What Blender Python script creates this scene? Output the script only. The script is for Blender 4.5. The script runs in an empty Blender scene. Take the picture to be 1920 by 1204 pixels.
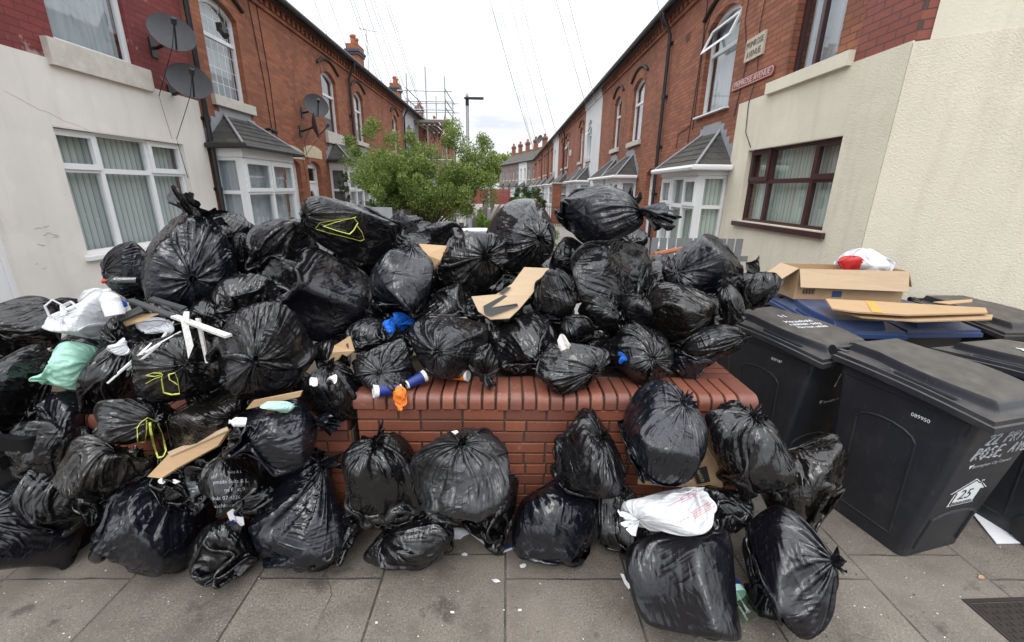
import bpy, bmesh, math, random
import numpy as np
from mathutils import Vector, Matrix
from mathutils.geometry import tessellate_polygon
from mathutils.bvhtree import BVHTree

random.seed(11)
SC = bpy.context.scene
COL = SC.collection
CAMH = 2.0
# ------------------------------------------------------------------ camera model (used to lay the place out)
FPX = 800.0
PITCH, ROLL, YAW = np.radians(17.16), np.radians(.8), np.radians(.85)
CYW, SYW = np.cos(YAW), np.sin(YAW)
def ray(px, py):
    u = px-960.0; v = py-602.0
    c, s = np.cos(ROLL), np.sin(ROLL)
    uu = u*c+v*s; vv = -u*s+v*c
    fw = FPX*np.cos(PITCH)-vv*np.sin(PITCH); dn = FPX*np.sin(PITCH)+vv*np.cos(PITCH)
    return np.array([uu*CYW+fw*SYW, -uu*SYW+fw*CYW, -dn])/FPX
CAM = np.array([0, 0, CAMH])
def onX(px, py, X): d = ray(px, py); return CAM+d*(X/d[0])
def atZ(px, py, z): d = ray(px, py); return CAM+d*((z-CAMH)/d[2])
def atY(px, py, Y): d = ray(px, py); return CAM+d*(Y/d[1])
def prj(P):
    P = np.asarray(P, float)
    x0, y0, z = P[..., 0], P[..., 1], P[..., 2]-CAMH
    x = x0*CYW-y0*SYW; y = x0*SYW+y0*CYW
    dep = y*np.cos(PITCH)-z*np.sin(PITCH); vv = (-z*np.cos(PITCH)-y*np.sin(PITCH))/dep*FPX; uu = x/dep*FPX
    c, s = np.cos(ROLL), np.sin(ROLL)
    return np.stack([960+uu*c-vv*s, 602+uu*s+vv*c], -1)

# ------------------------------------------------------------------ materials
MATS = {}
class NT:
    def __init__(s, name):
        s.m = bpy.data.materials.new(name); s.m.use_nodes = True
        s.t = s.m.node_tree; s.b = s.t.nodes['Principled BSDF']; s.out = s.t.nodes['Material Output']
    def n(s, t, ins=None, **k):
        x = s.t.nodes.new('ShaderNode'+t)
        for a, v in k.items(): setattr(x, a, v)
        for a, v in (ins or {}).items():
            if hasattr(v, 'node'): s.t.links.new(v, x.inputs[a])
            else: x.inputs[a].default_value = v
        return x
    def l(s, a, b): s.t.links.new(a, b)
    def obj(s): return s.n('TexCoord').outputs['Object']
    def noise(s, vec, scale, detail=4, rough=.55, dist=0, ty='FBM'):
        x = s.n('TexNoise', {'Scale': scale, 'Detail': detail, 'Roughness': rough, 'Distortion': dist}, noise_type=ty)
        if vec is not None: s.l(vec, x.inputs['Vector'])
        return x.outputs[0]
    def ramp(s, fac, stops):
        r = s.n('ValToRGB'); s.l(fac, r.inputs[0]); e = r.color_ramp.elements
        while len(e) < len(stops): e.new(.5)
        for q, (p, c) in zip(e, stops):
            q.position = p; q.color = (c if len(c) == 4 else (*c, 1)) if hasattr(c, '__len__') else (c, c, c, 1)
        return r.outputs[0]
    def mix(s, fac, a, b, mode='MIX'):
        x = s.n('Mix', data_type='RGBA', blend_type=mode)
        for i, v in ((0, fac), (6, a), (7, b)):
            if hasattr(v, 'node'): s.l(v, x.inputs[i])
            else: x.inputs[i].default_value = v if i == 0 else (*v, 1) if len(v) == 3 else v
        return x.outputs[2]
    def bump(s, h, strength=.5, dist=.01, norm=None):
        x = s.n('Bump', {'Strength': strength, 'Distance': dist, 'Height': h})
        if norm is not None: s.l(norm, x.inputs['Normal'])
        return x.outputs[0]
    def set(s, **k):
        for a, v in k.items():
            i = s.b.inputs[a.replace('_', ' ')]
            if hasattr(v, 'node'): s.l(v, i)
            else: i.default_value = (*v, 1) if hasattr(v, '__len__') and len(v) == 3 else v
        return s

def plain(name, col, rough=.6, var=.15, scale=6, bump=0, bscale=60, metal=0, ior=1.5):
    t = NT(name); o = t.obj()
    n = t.noise(o, scale, 5)
    c = t.mix(n, tuple(x*(1-var) for x in col), tuple(min(1, x*(1+var)) for x in col))
    t.set(Base_Color=c, Roughness=rough, Metallic=metal, IOR=ior)
    if bump: t.set(Normal=t.bump(t.noise(o, bscale, 4), .6, bump))
    MATS[name] = t.m; return t.m

def brick(name, c1, c2, mort, w=.225, h=.075, ms=.006, grime=.35, gcol=(.02, .015, .012), rough=.85, patch=None):
    t = NT(name); o = t.obj()
    sp = t.n('SeparateXYZ', {0: o}); ad = t.n('Math', {0: sp.outputs[0], 1: sp.outputs[1]}, operation='ADD')
    v = t.n('CombineXYZ', {0: ad.outputs[0], 1: sp.outputs[2]}).outputs[0]
    bt = t.n('TexBrick', {'Vector': v, 'Color1': (*c1, 1), 'Color2': (*c2, 1), 'Mortar': (*mort, 1), 'Scale': 1, 'Mortar Size': ms,
                          'Mortar Smooth': .2, 'Bias': 0, 'Brick Width': w, 'Row Height': h}, offset=.5)
    big = t.noise(o, .9, 4, .6); sm = t.noise(o, 24, 4, .7)
    c = t.mix(t.ramp(big, [(.38, 0.), (.75, grime)]), bt.outputs[0], gcol)
    c = t.mix(t.ramp(sm, [(.35, 0.), (.8, .45)]), c, tuple(x*.45 for x in c1))
    if patch is not None:
        c = t.mix(t.ramp(t.noise(o, 3.1, 5, .7), [(.60, 0.), (.66, .8)]), c, patch)
    t.set(Base_Color=c, Roughness=rough)
    nb = t.bump(bt.outputs[1], .8, -.006); nb = t.bump(sm, .35, .004, nb)
    t.set(Normal=nb); MATS[name] = t.m; return t.m

brick('brick_left', (.43, .145, .066), (.25, .083, .044), (.19, .125, .09), grime=.38)
brick('brick_right', (.42, .152, .077), (.27, .092, .051), (.12, .085, .065), ms=.007, grime=.38)
brick('brick_red', (.24, .048, .046), (.19, .038, .038), (.13, .03, .032), ms=.005, grime=.2, patch=(.33, .29, .26), h=.078, w=.23)
brick('brick_quoin', (.30, .075, .045), (.25, .06, .038), (.05, .04, .035), w=.23, h=.08, grime=.15, rough=.55)
brick('brick_far', (.27, .21, .18), (.22, .17, .15), (.2, .17, .15), grime=.2)
brick('slate', (.075, .072, .07), (.04, .038, .04), (.018, .018, .018), w=.25, h=.11, ms=.005, grime=.75, gcol=(.10, .092, .055))

def render_coat(name, col, bsc, bd, stain):
    t = NT(name); o = t.obj()
    n = t.noise(o, 1.3, 6, .6); f = t.noise(o, bsc, 3, .6)
    st = t.n('Mapping', {'Vector': o, 'Scale': (3, 3, .35)}).outputs[0]
    c = t.mix(t.ramp(n, [(.3, 0.), (.75, 1.)]), col, tuple(x*.86 for x in col))
    c = t.mix(t.ramp(t.noise(st, 2.2, 6, .65), [(.50, 0.), (.80, .28)]), c, stain)
    c = t.mix(t.ramp(t.noise(o, 2.0, 3, .5), [(.60, 0.), (.61, .16)]), c, tuple(min(1, x*1.12) for x in col))
    t.set(Base_Color=c, Roughness=.85, Normal=t.bump(f, .9, bd)); MATS[name] = t.m
render_coat('cream_render', (.77, .73, .675), 70, .002, (.40, .36, .31))
render_coat('pebble_render', (.74, .685, .555), 62, .0075, (.38, .33, .27))
render_coat('smooth_cream', (.76, .71, .58), 40, .003, (.5, .46, .36))
render_coat('grey_render', (.50, .51, .53), 40, .003, (.38, .38, .39))
render_coat('white_render', (.70, .71, .72), 40, .003, (.55, .55, .55))
plain('upvc', (.78, .79, .80), .35, .05)
plain('brown_upvc', (.055, .020, .022), .3, .2)
plain('stone_sill', (.55, .52, .46), .85, .3, 9, .006, 40)
plain('lead', (.30, .31, .33), .6, .25, 8)
plain('black_pipe', (.022, .022, .025), .4, .3)
plain('gutter_black', (.025, .025, .026), .45, .3)
plain('dish_grey', (.062, .062, .068), .6, .25, 14)
plain('interior', (.05, .05, .055), .9)
plain('wood', (.20, .15, .10), .85, .35, 12, .004, 30)
plain('grey_wood', (.19, .17, .14), .9, .3, 14, .004, 30)
plain('red_wood', (.22, .055, .045), .8, .3, 8)
plain('picket_grey', (.20, .21, .22), .7, .2)
plain('galv', (.42, .43, .44), .45, .2, metal=.4)
plain('lamp_black', (.02, .02, .022), .4, .2)
plain('terracotta', (.36, .12, .06), .8, .3, 9)
plain('blue_brick', (.05, .055, .075), .6, .3)
plain('cream_paint', (.62, .53, .36), .7, .15)
plain('white_paint', (.80, .80, .80), .6, .12, 20)
plain('chipped_white', (.60, .59, .56), .75, .5, 45)
plain('bitumen', (.06, .06, .062), .9, .5, 60, .006, 90)
plain('bark', (.09, .065, .045), .9, .4, 14, .01, 30)
plain('ink_white', (.74, .76, .78), .7, .2, 60)
plain('ink_grey', (.36, .37, .39), .7, .3, 50)
plain('ink_black', (.015, .015, .016), .6, .2)
plain('ink_red', (.55, .07, .06), .6, .2)
plain('sign_red', (.24, .055, .045), .5, .2)
plain('sign_pink', (.66, .46, .42), .5, .2)
plain('plaque_stone', (.52, .47, .38), .9, .35, 18, .008, 30)
plain('plaque_letter', (.15, .13, .10), .9, .4, 18)
plain('metal_dark', (.05, .042, .038), .6, .3, 20, metal=.5)
plain('tyre', (.02, .02, .02), .8)
plain('cable', (.012, .012, .013), .6)
plain('wire_grey', (.34, .35, .37), .6)
plain('tape_black', (.008, .009, .011), .4)
plain('tape_orange', (.60, .33, .06), .4)
plain('blue_print', (.03, .06, .16), .6)
plain('paper', (.80, .80, .82), .7, .06)
plain('cup_blue', (.012, .03, .20), .35, .2)
plain('cup_orange', (.62, .22, .025), .4, .2)
plain('glove_orange', (.80, .20, .02), .55, .15, 20, .01, 26)
plain('red_cap', (.55, .03, .03), .4)
plain('drawstring', (.62, .66, .12), .35, .2, 30)
plain('mint', (.42, .66, .58), .8, .2, 20, .01, 40)
plain('tissue', (.76, .73, .68), .9, .15, 20, .012, 50)
plain('soil', (.085, .065, .045), .95, .4, 6, .02, 18)
plain('concrete', (.27, .25, .225), .9, .25, 5, .004, 50)
plain('seat_black', (.012, .012, .013), .6, .3)
plain('yellow_flower', (.65, .28, .03), .6)
plain('dark_fill', (.004, .004, .0045), .8, ior=1.3)

def cardboard(name, col):
    t = NT(name); o = t.obj()
    s = t.n('Mapping', {'Vector': o, 'Scale': (4, 60, 60)}).outputs[0]
    c = t.mix(t.noise(s, 1.2, 3), tuple(x*.88 for x in col), tuple(x*1.1 for x in col))
    c = t.mix(t.ramp(t.noise(o, 7, 5, .6), [(.55, 0.), (.8, .4)]), c, tuple(x*.6 for x in col))
    t.set(Base_Color=c, Roughness=.85, Normal=t.bump(t.noise(o, 18, 4), .4, .006)); MATS[name] = t.m
cardboard('card', (.44, .29, .16)); cardboard('card_pale', (.50, .37, .24))

def glass(name, tint=(.85, .9, .9)):
    t = NT(name); t.t.nodes.remove(t.b)
    tr = t.n('BsdfTransparent', {'Color': (*tint, 1)}); gl = t.n('BsdfGlossy', {'Roughness': .02, 'Color': (1, 1, 1, 1)})
    fr = t.n('LayerWeight', {'Blend': .5}).outputs['Facing']; pw = t.n('Math', {0: fr, 1: 4.0}, operation='POWER').outputs[0]
    mp = t.n('Math', {0: pw, 1: .85, 2: .09}, operation='MULTIPLY_ADD'); mp.use_clamp = True
    mx = t.n('MixShader', {0: mp.outputs[0], 1: tr.outputs[0], 2: gl.outputs[0]}); t.l(mx.outputs[0], t.out.inputs[0]); MATS[name] = t.m
glass('glass')
def blinds(name, c1, c2, pitch, axis=1):
    t = NT(name); o = t.obj()
    sp = t.n('SeparateXYZ', {0: o})
    if axis == 1: src = t.n('Math', {0: sp.outputs[0], 1: sp.outputs[1]}, operation='ADD').outputs[0]
    else: src = sp.outputs[2]
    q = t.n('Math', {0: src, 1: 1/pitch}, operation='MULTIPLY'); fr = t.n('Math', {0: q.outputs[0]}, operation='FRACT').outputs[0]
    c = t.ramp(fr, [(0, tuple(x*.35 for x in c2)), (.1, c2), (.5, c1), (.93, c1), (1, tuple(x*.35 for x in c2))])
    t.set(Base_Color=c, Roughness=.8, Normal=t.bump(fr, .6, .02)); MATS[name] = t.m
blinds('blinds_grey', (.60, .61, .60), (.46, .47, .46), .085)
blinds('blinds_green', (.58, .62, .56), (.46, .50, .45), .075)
def net(name, col, pitch):
    t = NT(name); o = t.obj()
    s = t.n('Mapping', {'Vector': o, 'Scale': (14, 14, .6)}).outputs[0]; n = t.noise(s, 1, 4, .6)
    t.set(Base_Color=t.mix(n, tuple(x*.55 for x in col), col), Roughness=.9, Normal=t.bump(n, .8, .03)); MATS[name] = t.m
net('net_curtain', (.62, .64, .68), .1); net('grey_curtain', (.22, .23, .25), .1)

def leafmat(name, a, b, c3):
    t = NT(name); o = t.obj()
    g = t.n('NewGeometry').outputs['Random Per Island']
    c = t.ramp(g, [(0, a), (.5, b), (1, c3)])
    c = t.mix(t.ramp(t.noise(o, 2.2, 3), [(.4, 0.), (.65, .6)]), c, a)
    t.set(Base_Color=c, Roughness=.55); t.b.inputs['Subsurface Weight'].default_value = 0
    tl = t.n('BsdfTranslucent', {'Color': c}); mx = t.n('MixShader', {0: .3, 1: t.b.outputs[0], 2: tl.outputs[0]}); t.l(mx.outputs[0], t.out.inputs[0])
    MATS[name] = t.m
leafmat('leaf', (.11, .165, .03), (.21, .29, .06), (.36, .44, .13))
leafmat('leaf_dark', (.03, .06, .018), (.05, .095, .028), (.075, .13, .035))
leafmat('leaf_bright', (.10, .19, .025), (.16, .28, .04), (.22, .36, .06))

def film(name, col, rough=.24, ior=1.55, dust=0, b1=1., b2=1., trans=0, dcol=(.10, .10, .105), crk=9):
    """thin polythene: long creases along the bag's length (UV) plus fine crinkle"""
    t = NT(name); tc = t.n('TexCoord'); o = tc.outputs['Object']
    info = t.n('ObjectInfo').outputs['Random']
    off = t.n('Vector', None).outputs[0] if False else t.n('CombineXYZ', {0: info, 1: info, 2: info}).outputs[0]
    sc = t.n('VectorMath', {0: off, 1: (37, 53, 71)}, operation='MULTIPLY').outputs[0]
    oo = t.n('VectorMath', {0: o, 1: sc}, operation='ADD').outputs[0]
    uvo = t.n('VectorMath', {0: tc.outputs['UV'], 1: sc}, operation='ADD').outputs[0]
    m1 = t.n('Mapping', {'Vector': uvo, 'Scale': (34, 4.5, 1)}).outputs[0]
    n1 = t.noise(m1, 1, 4, .6, .9, 'RIDGED_MULTIFRACTAL')
    m1b = t.n('Mapping', {'Vector': uvo, 'Scale': (70, 3, 1), 'Rotation': (0, 0, .06)}).outputs[0]; n1b = t.noise(m1b, 1, 2, .5, .5, 'RIDGED_MULTIFRACTAL')
    n2 = t.noise(oo, crk, 4, .55, 1.2, 'RIDGED_MULTIFRACTAL')
    m3 = t.n('Mapping', {'Vector': oo, 'Scale': (30, 7, 12), 'Rotation': (.5, .9, .3)}).outputs[0]
    n3 = t.noise(m3, 1, 3, .5, .8, 'RIDGED_MULTIFRACTAL')
    def facet(scale):                                               # flat facets meeting in sharp creases, like crumpled film
        wv = t.n('VectorMath', {0: oo, 1: t.n('VectorMath', {0: t.n('TexNoise', {'Vector': oo, 'Scale': scale*.6, 'Detail': 2}).outputs[1], 3: .9/scale}, operation='SCALE').outputs[0]}, operation='ADD').outputs[0]
        q = t.n('TexVoronoi', {'Vector': wv, 'Scale': scale, 'Randomness': 1.})
        dv = t.n('VectorMath', {0: q.outputs['Color'], 1: (.5, .5, .5)}, operation='SUBTRACT').outputs[0]
        pv = t.n('VectorMath', {0: wv, 1: q.outputs['Position']}, operation='SUBTRACT').outputs[0]
        return t.n('VectorMath', {0: dv, 1: pv}, operation='DOT_PRODUCT').outputs['Value']
    msk = t.ramp(t.noise(oo, 3.5, 2), [(.38, .15), (.62, 1.)])
    h3 = t.n('Math', {0: n3, 1: msk}, operation='MULTIPLY').outputs[0]
    def creases(cell, sc3, det):                                    # patches of parallel tension creases, each patch its own way
        q = t.n('TexVoronoi', {'Vector': oo, 'Scale': cell}); rv_ = t.n('VectorMath', {0: q.outputs['Color'], 3: 6.28}, operation='SCALE').outputs[0]
        ro = t.n('VectorRotate', {'Vector': oo, 'Rotation': rv_}, rotation_type='EULER_XYZ').outputs[0]
        return t.noise(t.n('Mapping', {'Vector': ro, 'Scale': sc3}).outputs[0], 1, det, .6, .35, 'RIDGED_MULTIFRACTAL')
    k1 = t.n('Math', {0: creases(4.5, (42, 5, 16), 3), 1: t.ramp(t.noise(oo, 5.5, 2), [(.36, .1), (.6, 1.)])}, operation='MULTIPLY').outputs[0]
    vv = t.n('SeparateXYZ', {0: tc.outputs['UV']}).outputs[1]
    near = t.ramp(vv, [(.02, 1.), (.42, .22)]); pat = t.ramp(t.noise(oo, 4.5, 3), [(.40, .12), (.66, 1.)])
    hm = t.n('Math', {0: near, 1: pat}, operation='MULTIPLY').outputs[0]
    u1 = t.n('Math', {0: n1, 1: hm}, operation='MULTIPLY').outputs[0]; u2 = t.n('Math', {0: n1b, 1: hm}, operation='MULTIPLY').outputs[0]
    n2m = t.n('Math', {0: n2, 1: msk}, operation='MULTIPLY').outputs[0]
    nb = t.bump(facet(7), 1., .34*b2); nb = t.bump(facet(18), 1., .25*b2, nb)
    nb = t.bump(u1, 1., .012*b1, nb); nb = t.bump(u2, 1., .014*b1, nb); nb = t.bump(n2m, .9, .008*b2, nb); nb = t.bump(h3, .9, .008*b2, nb); nb = t.bump(k1, 1., .016*b2, nb)
    c = t.mix(t.noise(oo, 5, 4), tuple(x*.8 for x in col), tuple(x*1.2 for x in col))
    rv = t.ramp(t.noise(oo, 6, 4, .6), [(.3, rough*.8), (.7, rough*1.45)])
    if dust:
        d = t.ramp(t.noise(oo, 9, 6, .7), [(.35, 0.), (.8, dust)])
        c = t.mix(d, c, dcol)
    t.set(Base_Color=c, Roughness=rv, IOR=ior, Normal=nb)
    if trans:
        tl = t.n('BsdfTranslucent', {'Color': (*col, 1), 'Normal': nb}); mx = t.n('MixShader', {0: trans, 1: t.b.outputs[0], 2: tl.outputs[0]}); t.l(mx.outputs[0], t.out.inputs[0])
    MATS[name] = t.m
film('film_black', (.0055, .0055, .0062), .17, 1.62)
film('film_blueblack', (.0060, .0070, .0115), .19, 1.62, b1=.9, b2=.9)
film('film_satin', (.0060, .0060, .0075), .21, 1.6, dust=.08, b1=1.1, dcol=(.05, .05, .052))
film('film_smooth', (.0055, .0055, .0085), .21, 1.6, b1=.5, b2=.6)
film('film_dusty', (.010, .0105, .0115), .24, 1.55, dust=.55, dcol=(.05, .052, .056))
film('film_brownblack', (.009, .0075, .0065), .165, 1.6, b1=1.1)
film('film_white', (.80, .81, .83), .35, 1.5, b1=.9, b2=.45, trans=.22, crk=12)
film('film_clear', (.82, .84, .87), .22, 1.5, b1=.9, b2=.6, trans=.15)
film('film_green', (.46, .80, .65), .3, 1.5, b1=.9, b2=.5, trans=.2)
film('film_blue', (.01, .16, .72), .3, 1.5, b1=.6, b2=.6, trans=.25)

def binplastic(name, col, rough=.5):
    t = NT(name); o = t.obj()
    c = t.mix(t.noise(o, 3, 4), tuple(x*.9 for x in col), tuple(x*1.1 for x in col))
    sp = t.n('SeparateXYZ', {0: t.n('NewGeometry').outputs['Normal']}).outputs[2]
    up = t.ramp(sp, [(.5, 0.), (.95, 1.)])
    du = t.n('Math', {0: up, 1: t.ramp(t.noise(o, 11, 7, .7), [(.3, .12), (.75, .62)])}, operation='MULTIPLY').outputs[0]
    c = t.mix(du, c, (.15, .135, .115))
    sw = t.n('Mapping', {'Vector': o, 'Scale': (90, 90, 6), 'Rotation': (0, .3, 0)}).outputs[0]
    c = t.mix(t.ramp(t.noise(sw, 1, 3, .7), [(.62, 0.), (.76, .45)]), c, (.11, .11, .115))
    c = t.mix(t.ramp(t.noise(o, 4.2, 7, .72), [(.50, 0.), (.72, .5)]), c, (.055, .052, .048))
    vo = t.n('TexVoronoi', {'Vector': o, 'Scale': 38}).outputs['Distance']
    c = t.mix(t.ramp(vo, [(.0, .7), (.06, 0.)]), c, (.30, .29, .27))
    t.set(Base_Color=c, Roughness=t.ramp(t.noise(o, 9, 5), [(.3, rough*.85), (.7, rough*1.25)]), Normal=t.bump(t.noise(o, 420, 2), .25, .0008)); MATS[name] = t.m
binplastic('bin_grey', (.019, .021, .027), .42); binplastic('bin_dark', (.012, .0125, .0145), .42); binplastic('bin_blue', (.018, .045, .14), .42)
# ------------------------------------------------------------------ mesh helpers
class MB:
    def __init__(s): s.v = []; s.f = []; s.m = []; s.mats = []; s.sm = []
    def mi(s, mat):
        if mat not in s.mats: s.mats.append(mat)
        return s.mats.index(mat)
    def add(s, verts, faces, mat, smooth=False):
        o = len(s.v); s.v += [tuple(float(c) for c in q) for q in verts]; k = s.mi(mat)
        for f in faces: s.f.append(tuple(i+o for i in f)); s.m.append(k); s.sm.append(smooth)
    def box(s, a, b, mat, M=None):
        (x0, y0, z0), (x1, y1, z1) = a, b
        V = [(x0, y0, z0), (x1, y0, z0), (x1, y1, z0), (x0, y1, z0), (x0, y0, z1), (x1, y0, z1), (x1, y1, z1), (x0, y1, z1)]
        if M: V = [M(*q) for q in V]
        s.add(V, [(0, 3, 2, 1), (4, 5, 6, 7), (0, 1, 5, 4), (1, 2, 6, 5), (2, 3, 7, 6), (3, 0, 4, 7)], mat)
    def tube(s, pts, r, mat, n=8, cap=True, smooth=True, flat=None):
        P = [np.asarray(p, float) for p in pts]; V = []; F = []; up = np.array([0, 0, 1.0])
        prev = None
        for i, p in enumerate(P):
            d = P[min(i+1, len(P)-1)]-P[max(i-1, 0)]; d = d/(np.linalg.norm(d)+1e-9)
            a = np.cross(d, up) if prev is None else prev-d*np.dot(prev, d)
            if np.linalg.norm(a) < 1e-3: a = np.cross(d, (1, 0, 0.1))
            a = a/np.linalg.norm(a); b = np.cross(d, a); prev = a
            rr = r[i] if hasattr(r, '__len__') else r
            for k in range(n):
                t = 2*math.pi*k/n; V.append(p+a*rr*math.cos(t)*(1)+b*rr*math.sin(t)*(flat or 1))
        for i in range(len(P)-1):
            for k in range(n): F.append((i*n+k, i*n+(k+1) % n, (i+1)*n+(k+1) % n, (i+1)*n+k))
        if cap: F += [tuple(range(n))[::-1], tuple((len(P)-1)*n+k for k in range(n))]
        s.add(V, F, mat, smooth)
    def plate(s, outer, holes, t0, t1, M, mat, back=True):
        if mat == 'glass':                                          # a single sheet
            n = len(outer); s.add([M(p[0], p[1], t1) for p in outer], [tuple(range(n))], mat); return
        """flat panel in (u,v) with holes, between depths t0 (back) and t1 (front); M(u,v,w)->xyz"""
        loops = [outer]+list(holes); tri = tessellate_polygon([[Vector((p[0], p[1], 0)) for p in L] for L in loops])
        flat = [p for L in loops for p in L]; n = len(flat)
        V = [M(p[0], p[1], t1) for p in flat]+[M(p[0], p[1], t0) for p in flat]
        F = [tuple(t) for t in tri]
        if back: F += [tuple(i+n for i in t)[::-1] for t in tri]
        o = 0
        for L in loops:
            for i in range(len(L)):
                j = (i+1) % len(L); F.append((o+i, o+j, o+j+n, o+i+n))
            o += len(L)
        s.add(V, F, mat)
    def loft(s, secs, mat, cap=True, smooth=True, closed=True):
        n = len(secs[0]); V = [p for q in secs for p in q]; F = []
        for i in range(len(secs)-1):
            for k in range(n if closed else n-1): F.append((i*n+k, i*n+(k+1) % n, (i+1)*n+(k+1) % n, (i+1)*n+k))
        if cap: F += [tuple(range(n))[::-1], tuple((len(secs)-1)*n+k for k in range(n))]
        s.add(V, F, mat, smooth)
    def build(s, name, parent=None, recalc=True, sharp=35, loc=None):
        me = bpy.data.meshes.new(name); me.from_pydata(s.v, [], s.f)
        for m in s.mats: me.materials.append(MATS[m])
        me.polygons.foreach_set('material_index', s.m); me.polygons.foreach_set('use_smooth', s.sm)
        if recalc:
            bm = bmesh.new(); bm.from_mesh(me); bmesh.ops.recalc_face_normals(bm, faces=bm.faces); bm.to_mesh(me); bm.free()
        if any(s.sm) and sharp: me.set_sharp_from_angle(angle=math.radians(sharp))
        me.update(); o = bpy.data.objects.new(name, me); COL.objects.link(o)
        if parent: o.parent = parent
        if loc is not None: o.location = loc
        return o
def thing(name, label, cat, loc=(0, 0, 0), rz=0, group=None):
    o = bpy.data.objects.new(name, None); COL.objects.link(o); o.location = loc; o.rotation_euler = (0, 0, rz); o.empty_display_size = .2
    tag(o, label, cat, group); return o
def tag(o, label, cat, group=None):
    o['label'] = label; o['category'] = cat
    if group: o['group'] = group
    return o
def recenter(o):
    """move a mesh object's origin to the base of its geometry"""
    me = o.data; n = len(me.vertices); a = np.empty(n*3, np.float32); me.vertices.foreach_get('co', a); a = a.reshape(-1, 3)
    c = np.array([(a[:, 0].min()+a[:, 0].max())/2, (a[:, 1].min()+a[:, 1].max())/2, a[:, 2].min()]); a -= c
    me.vertices.foreach_set('co', a.ravel()); me.update(); o.location = c; return o
def struct(o): o['kind'] = 'structure'; return o
def copy_tree(o, parent=None):
    c = o.copy(); COL.objects.link(c); c.parent = parent
    for ch in [x for x in o.children]: copy_tree(ch, c)
    return c
def text_mesh(body, size, mat, name, extrude=.0015, align='CENTER', shear=0, spacing=1):
    cu = bpy.data.curves.new(name, 'FONT'); cu.body = body; cu.size = size; cu.extrude = extrude; cu.align_x = align; cu.align_y = 'CENTER'; cu.shear = shear
    cu.space_character = spacing; cu.resolution_u = 3
    ob = bpy.data.objects.new(name, cu); COL.objects.link(ob); bpy.context.view_layer.update()
    me = bpy.data.meshes.new_from_object(ob.evaluated_get(bpy.context.evaluated_depsgraph_get()))
    bpy.data.objects.remove(ob); bpy.data.curves.remove(cu); me.materials.clear(); me.materials.append(MATS[mat]); me.name = name
    return me
def put_mesh(me, name, parent, M):
    """M(x,y,z)->local coords of the parent"""
    for v in me.vertices: v.co = Vector(M(*v.co))
    me.update(); o = bpy.data.objects.new(name, me); COL.objects.link(o); o.parent = parent; return o

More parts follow.
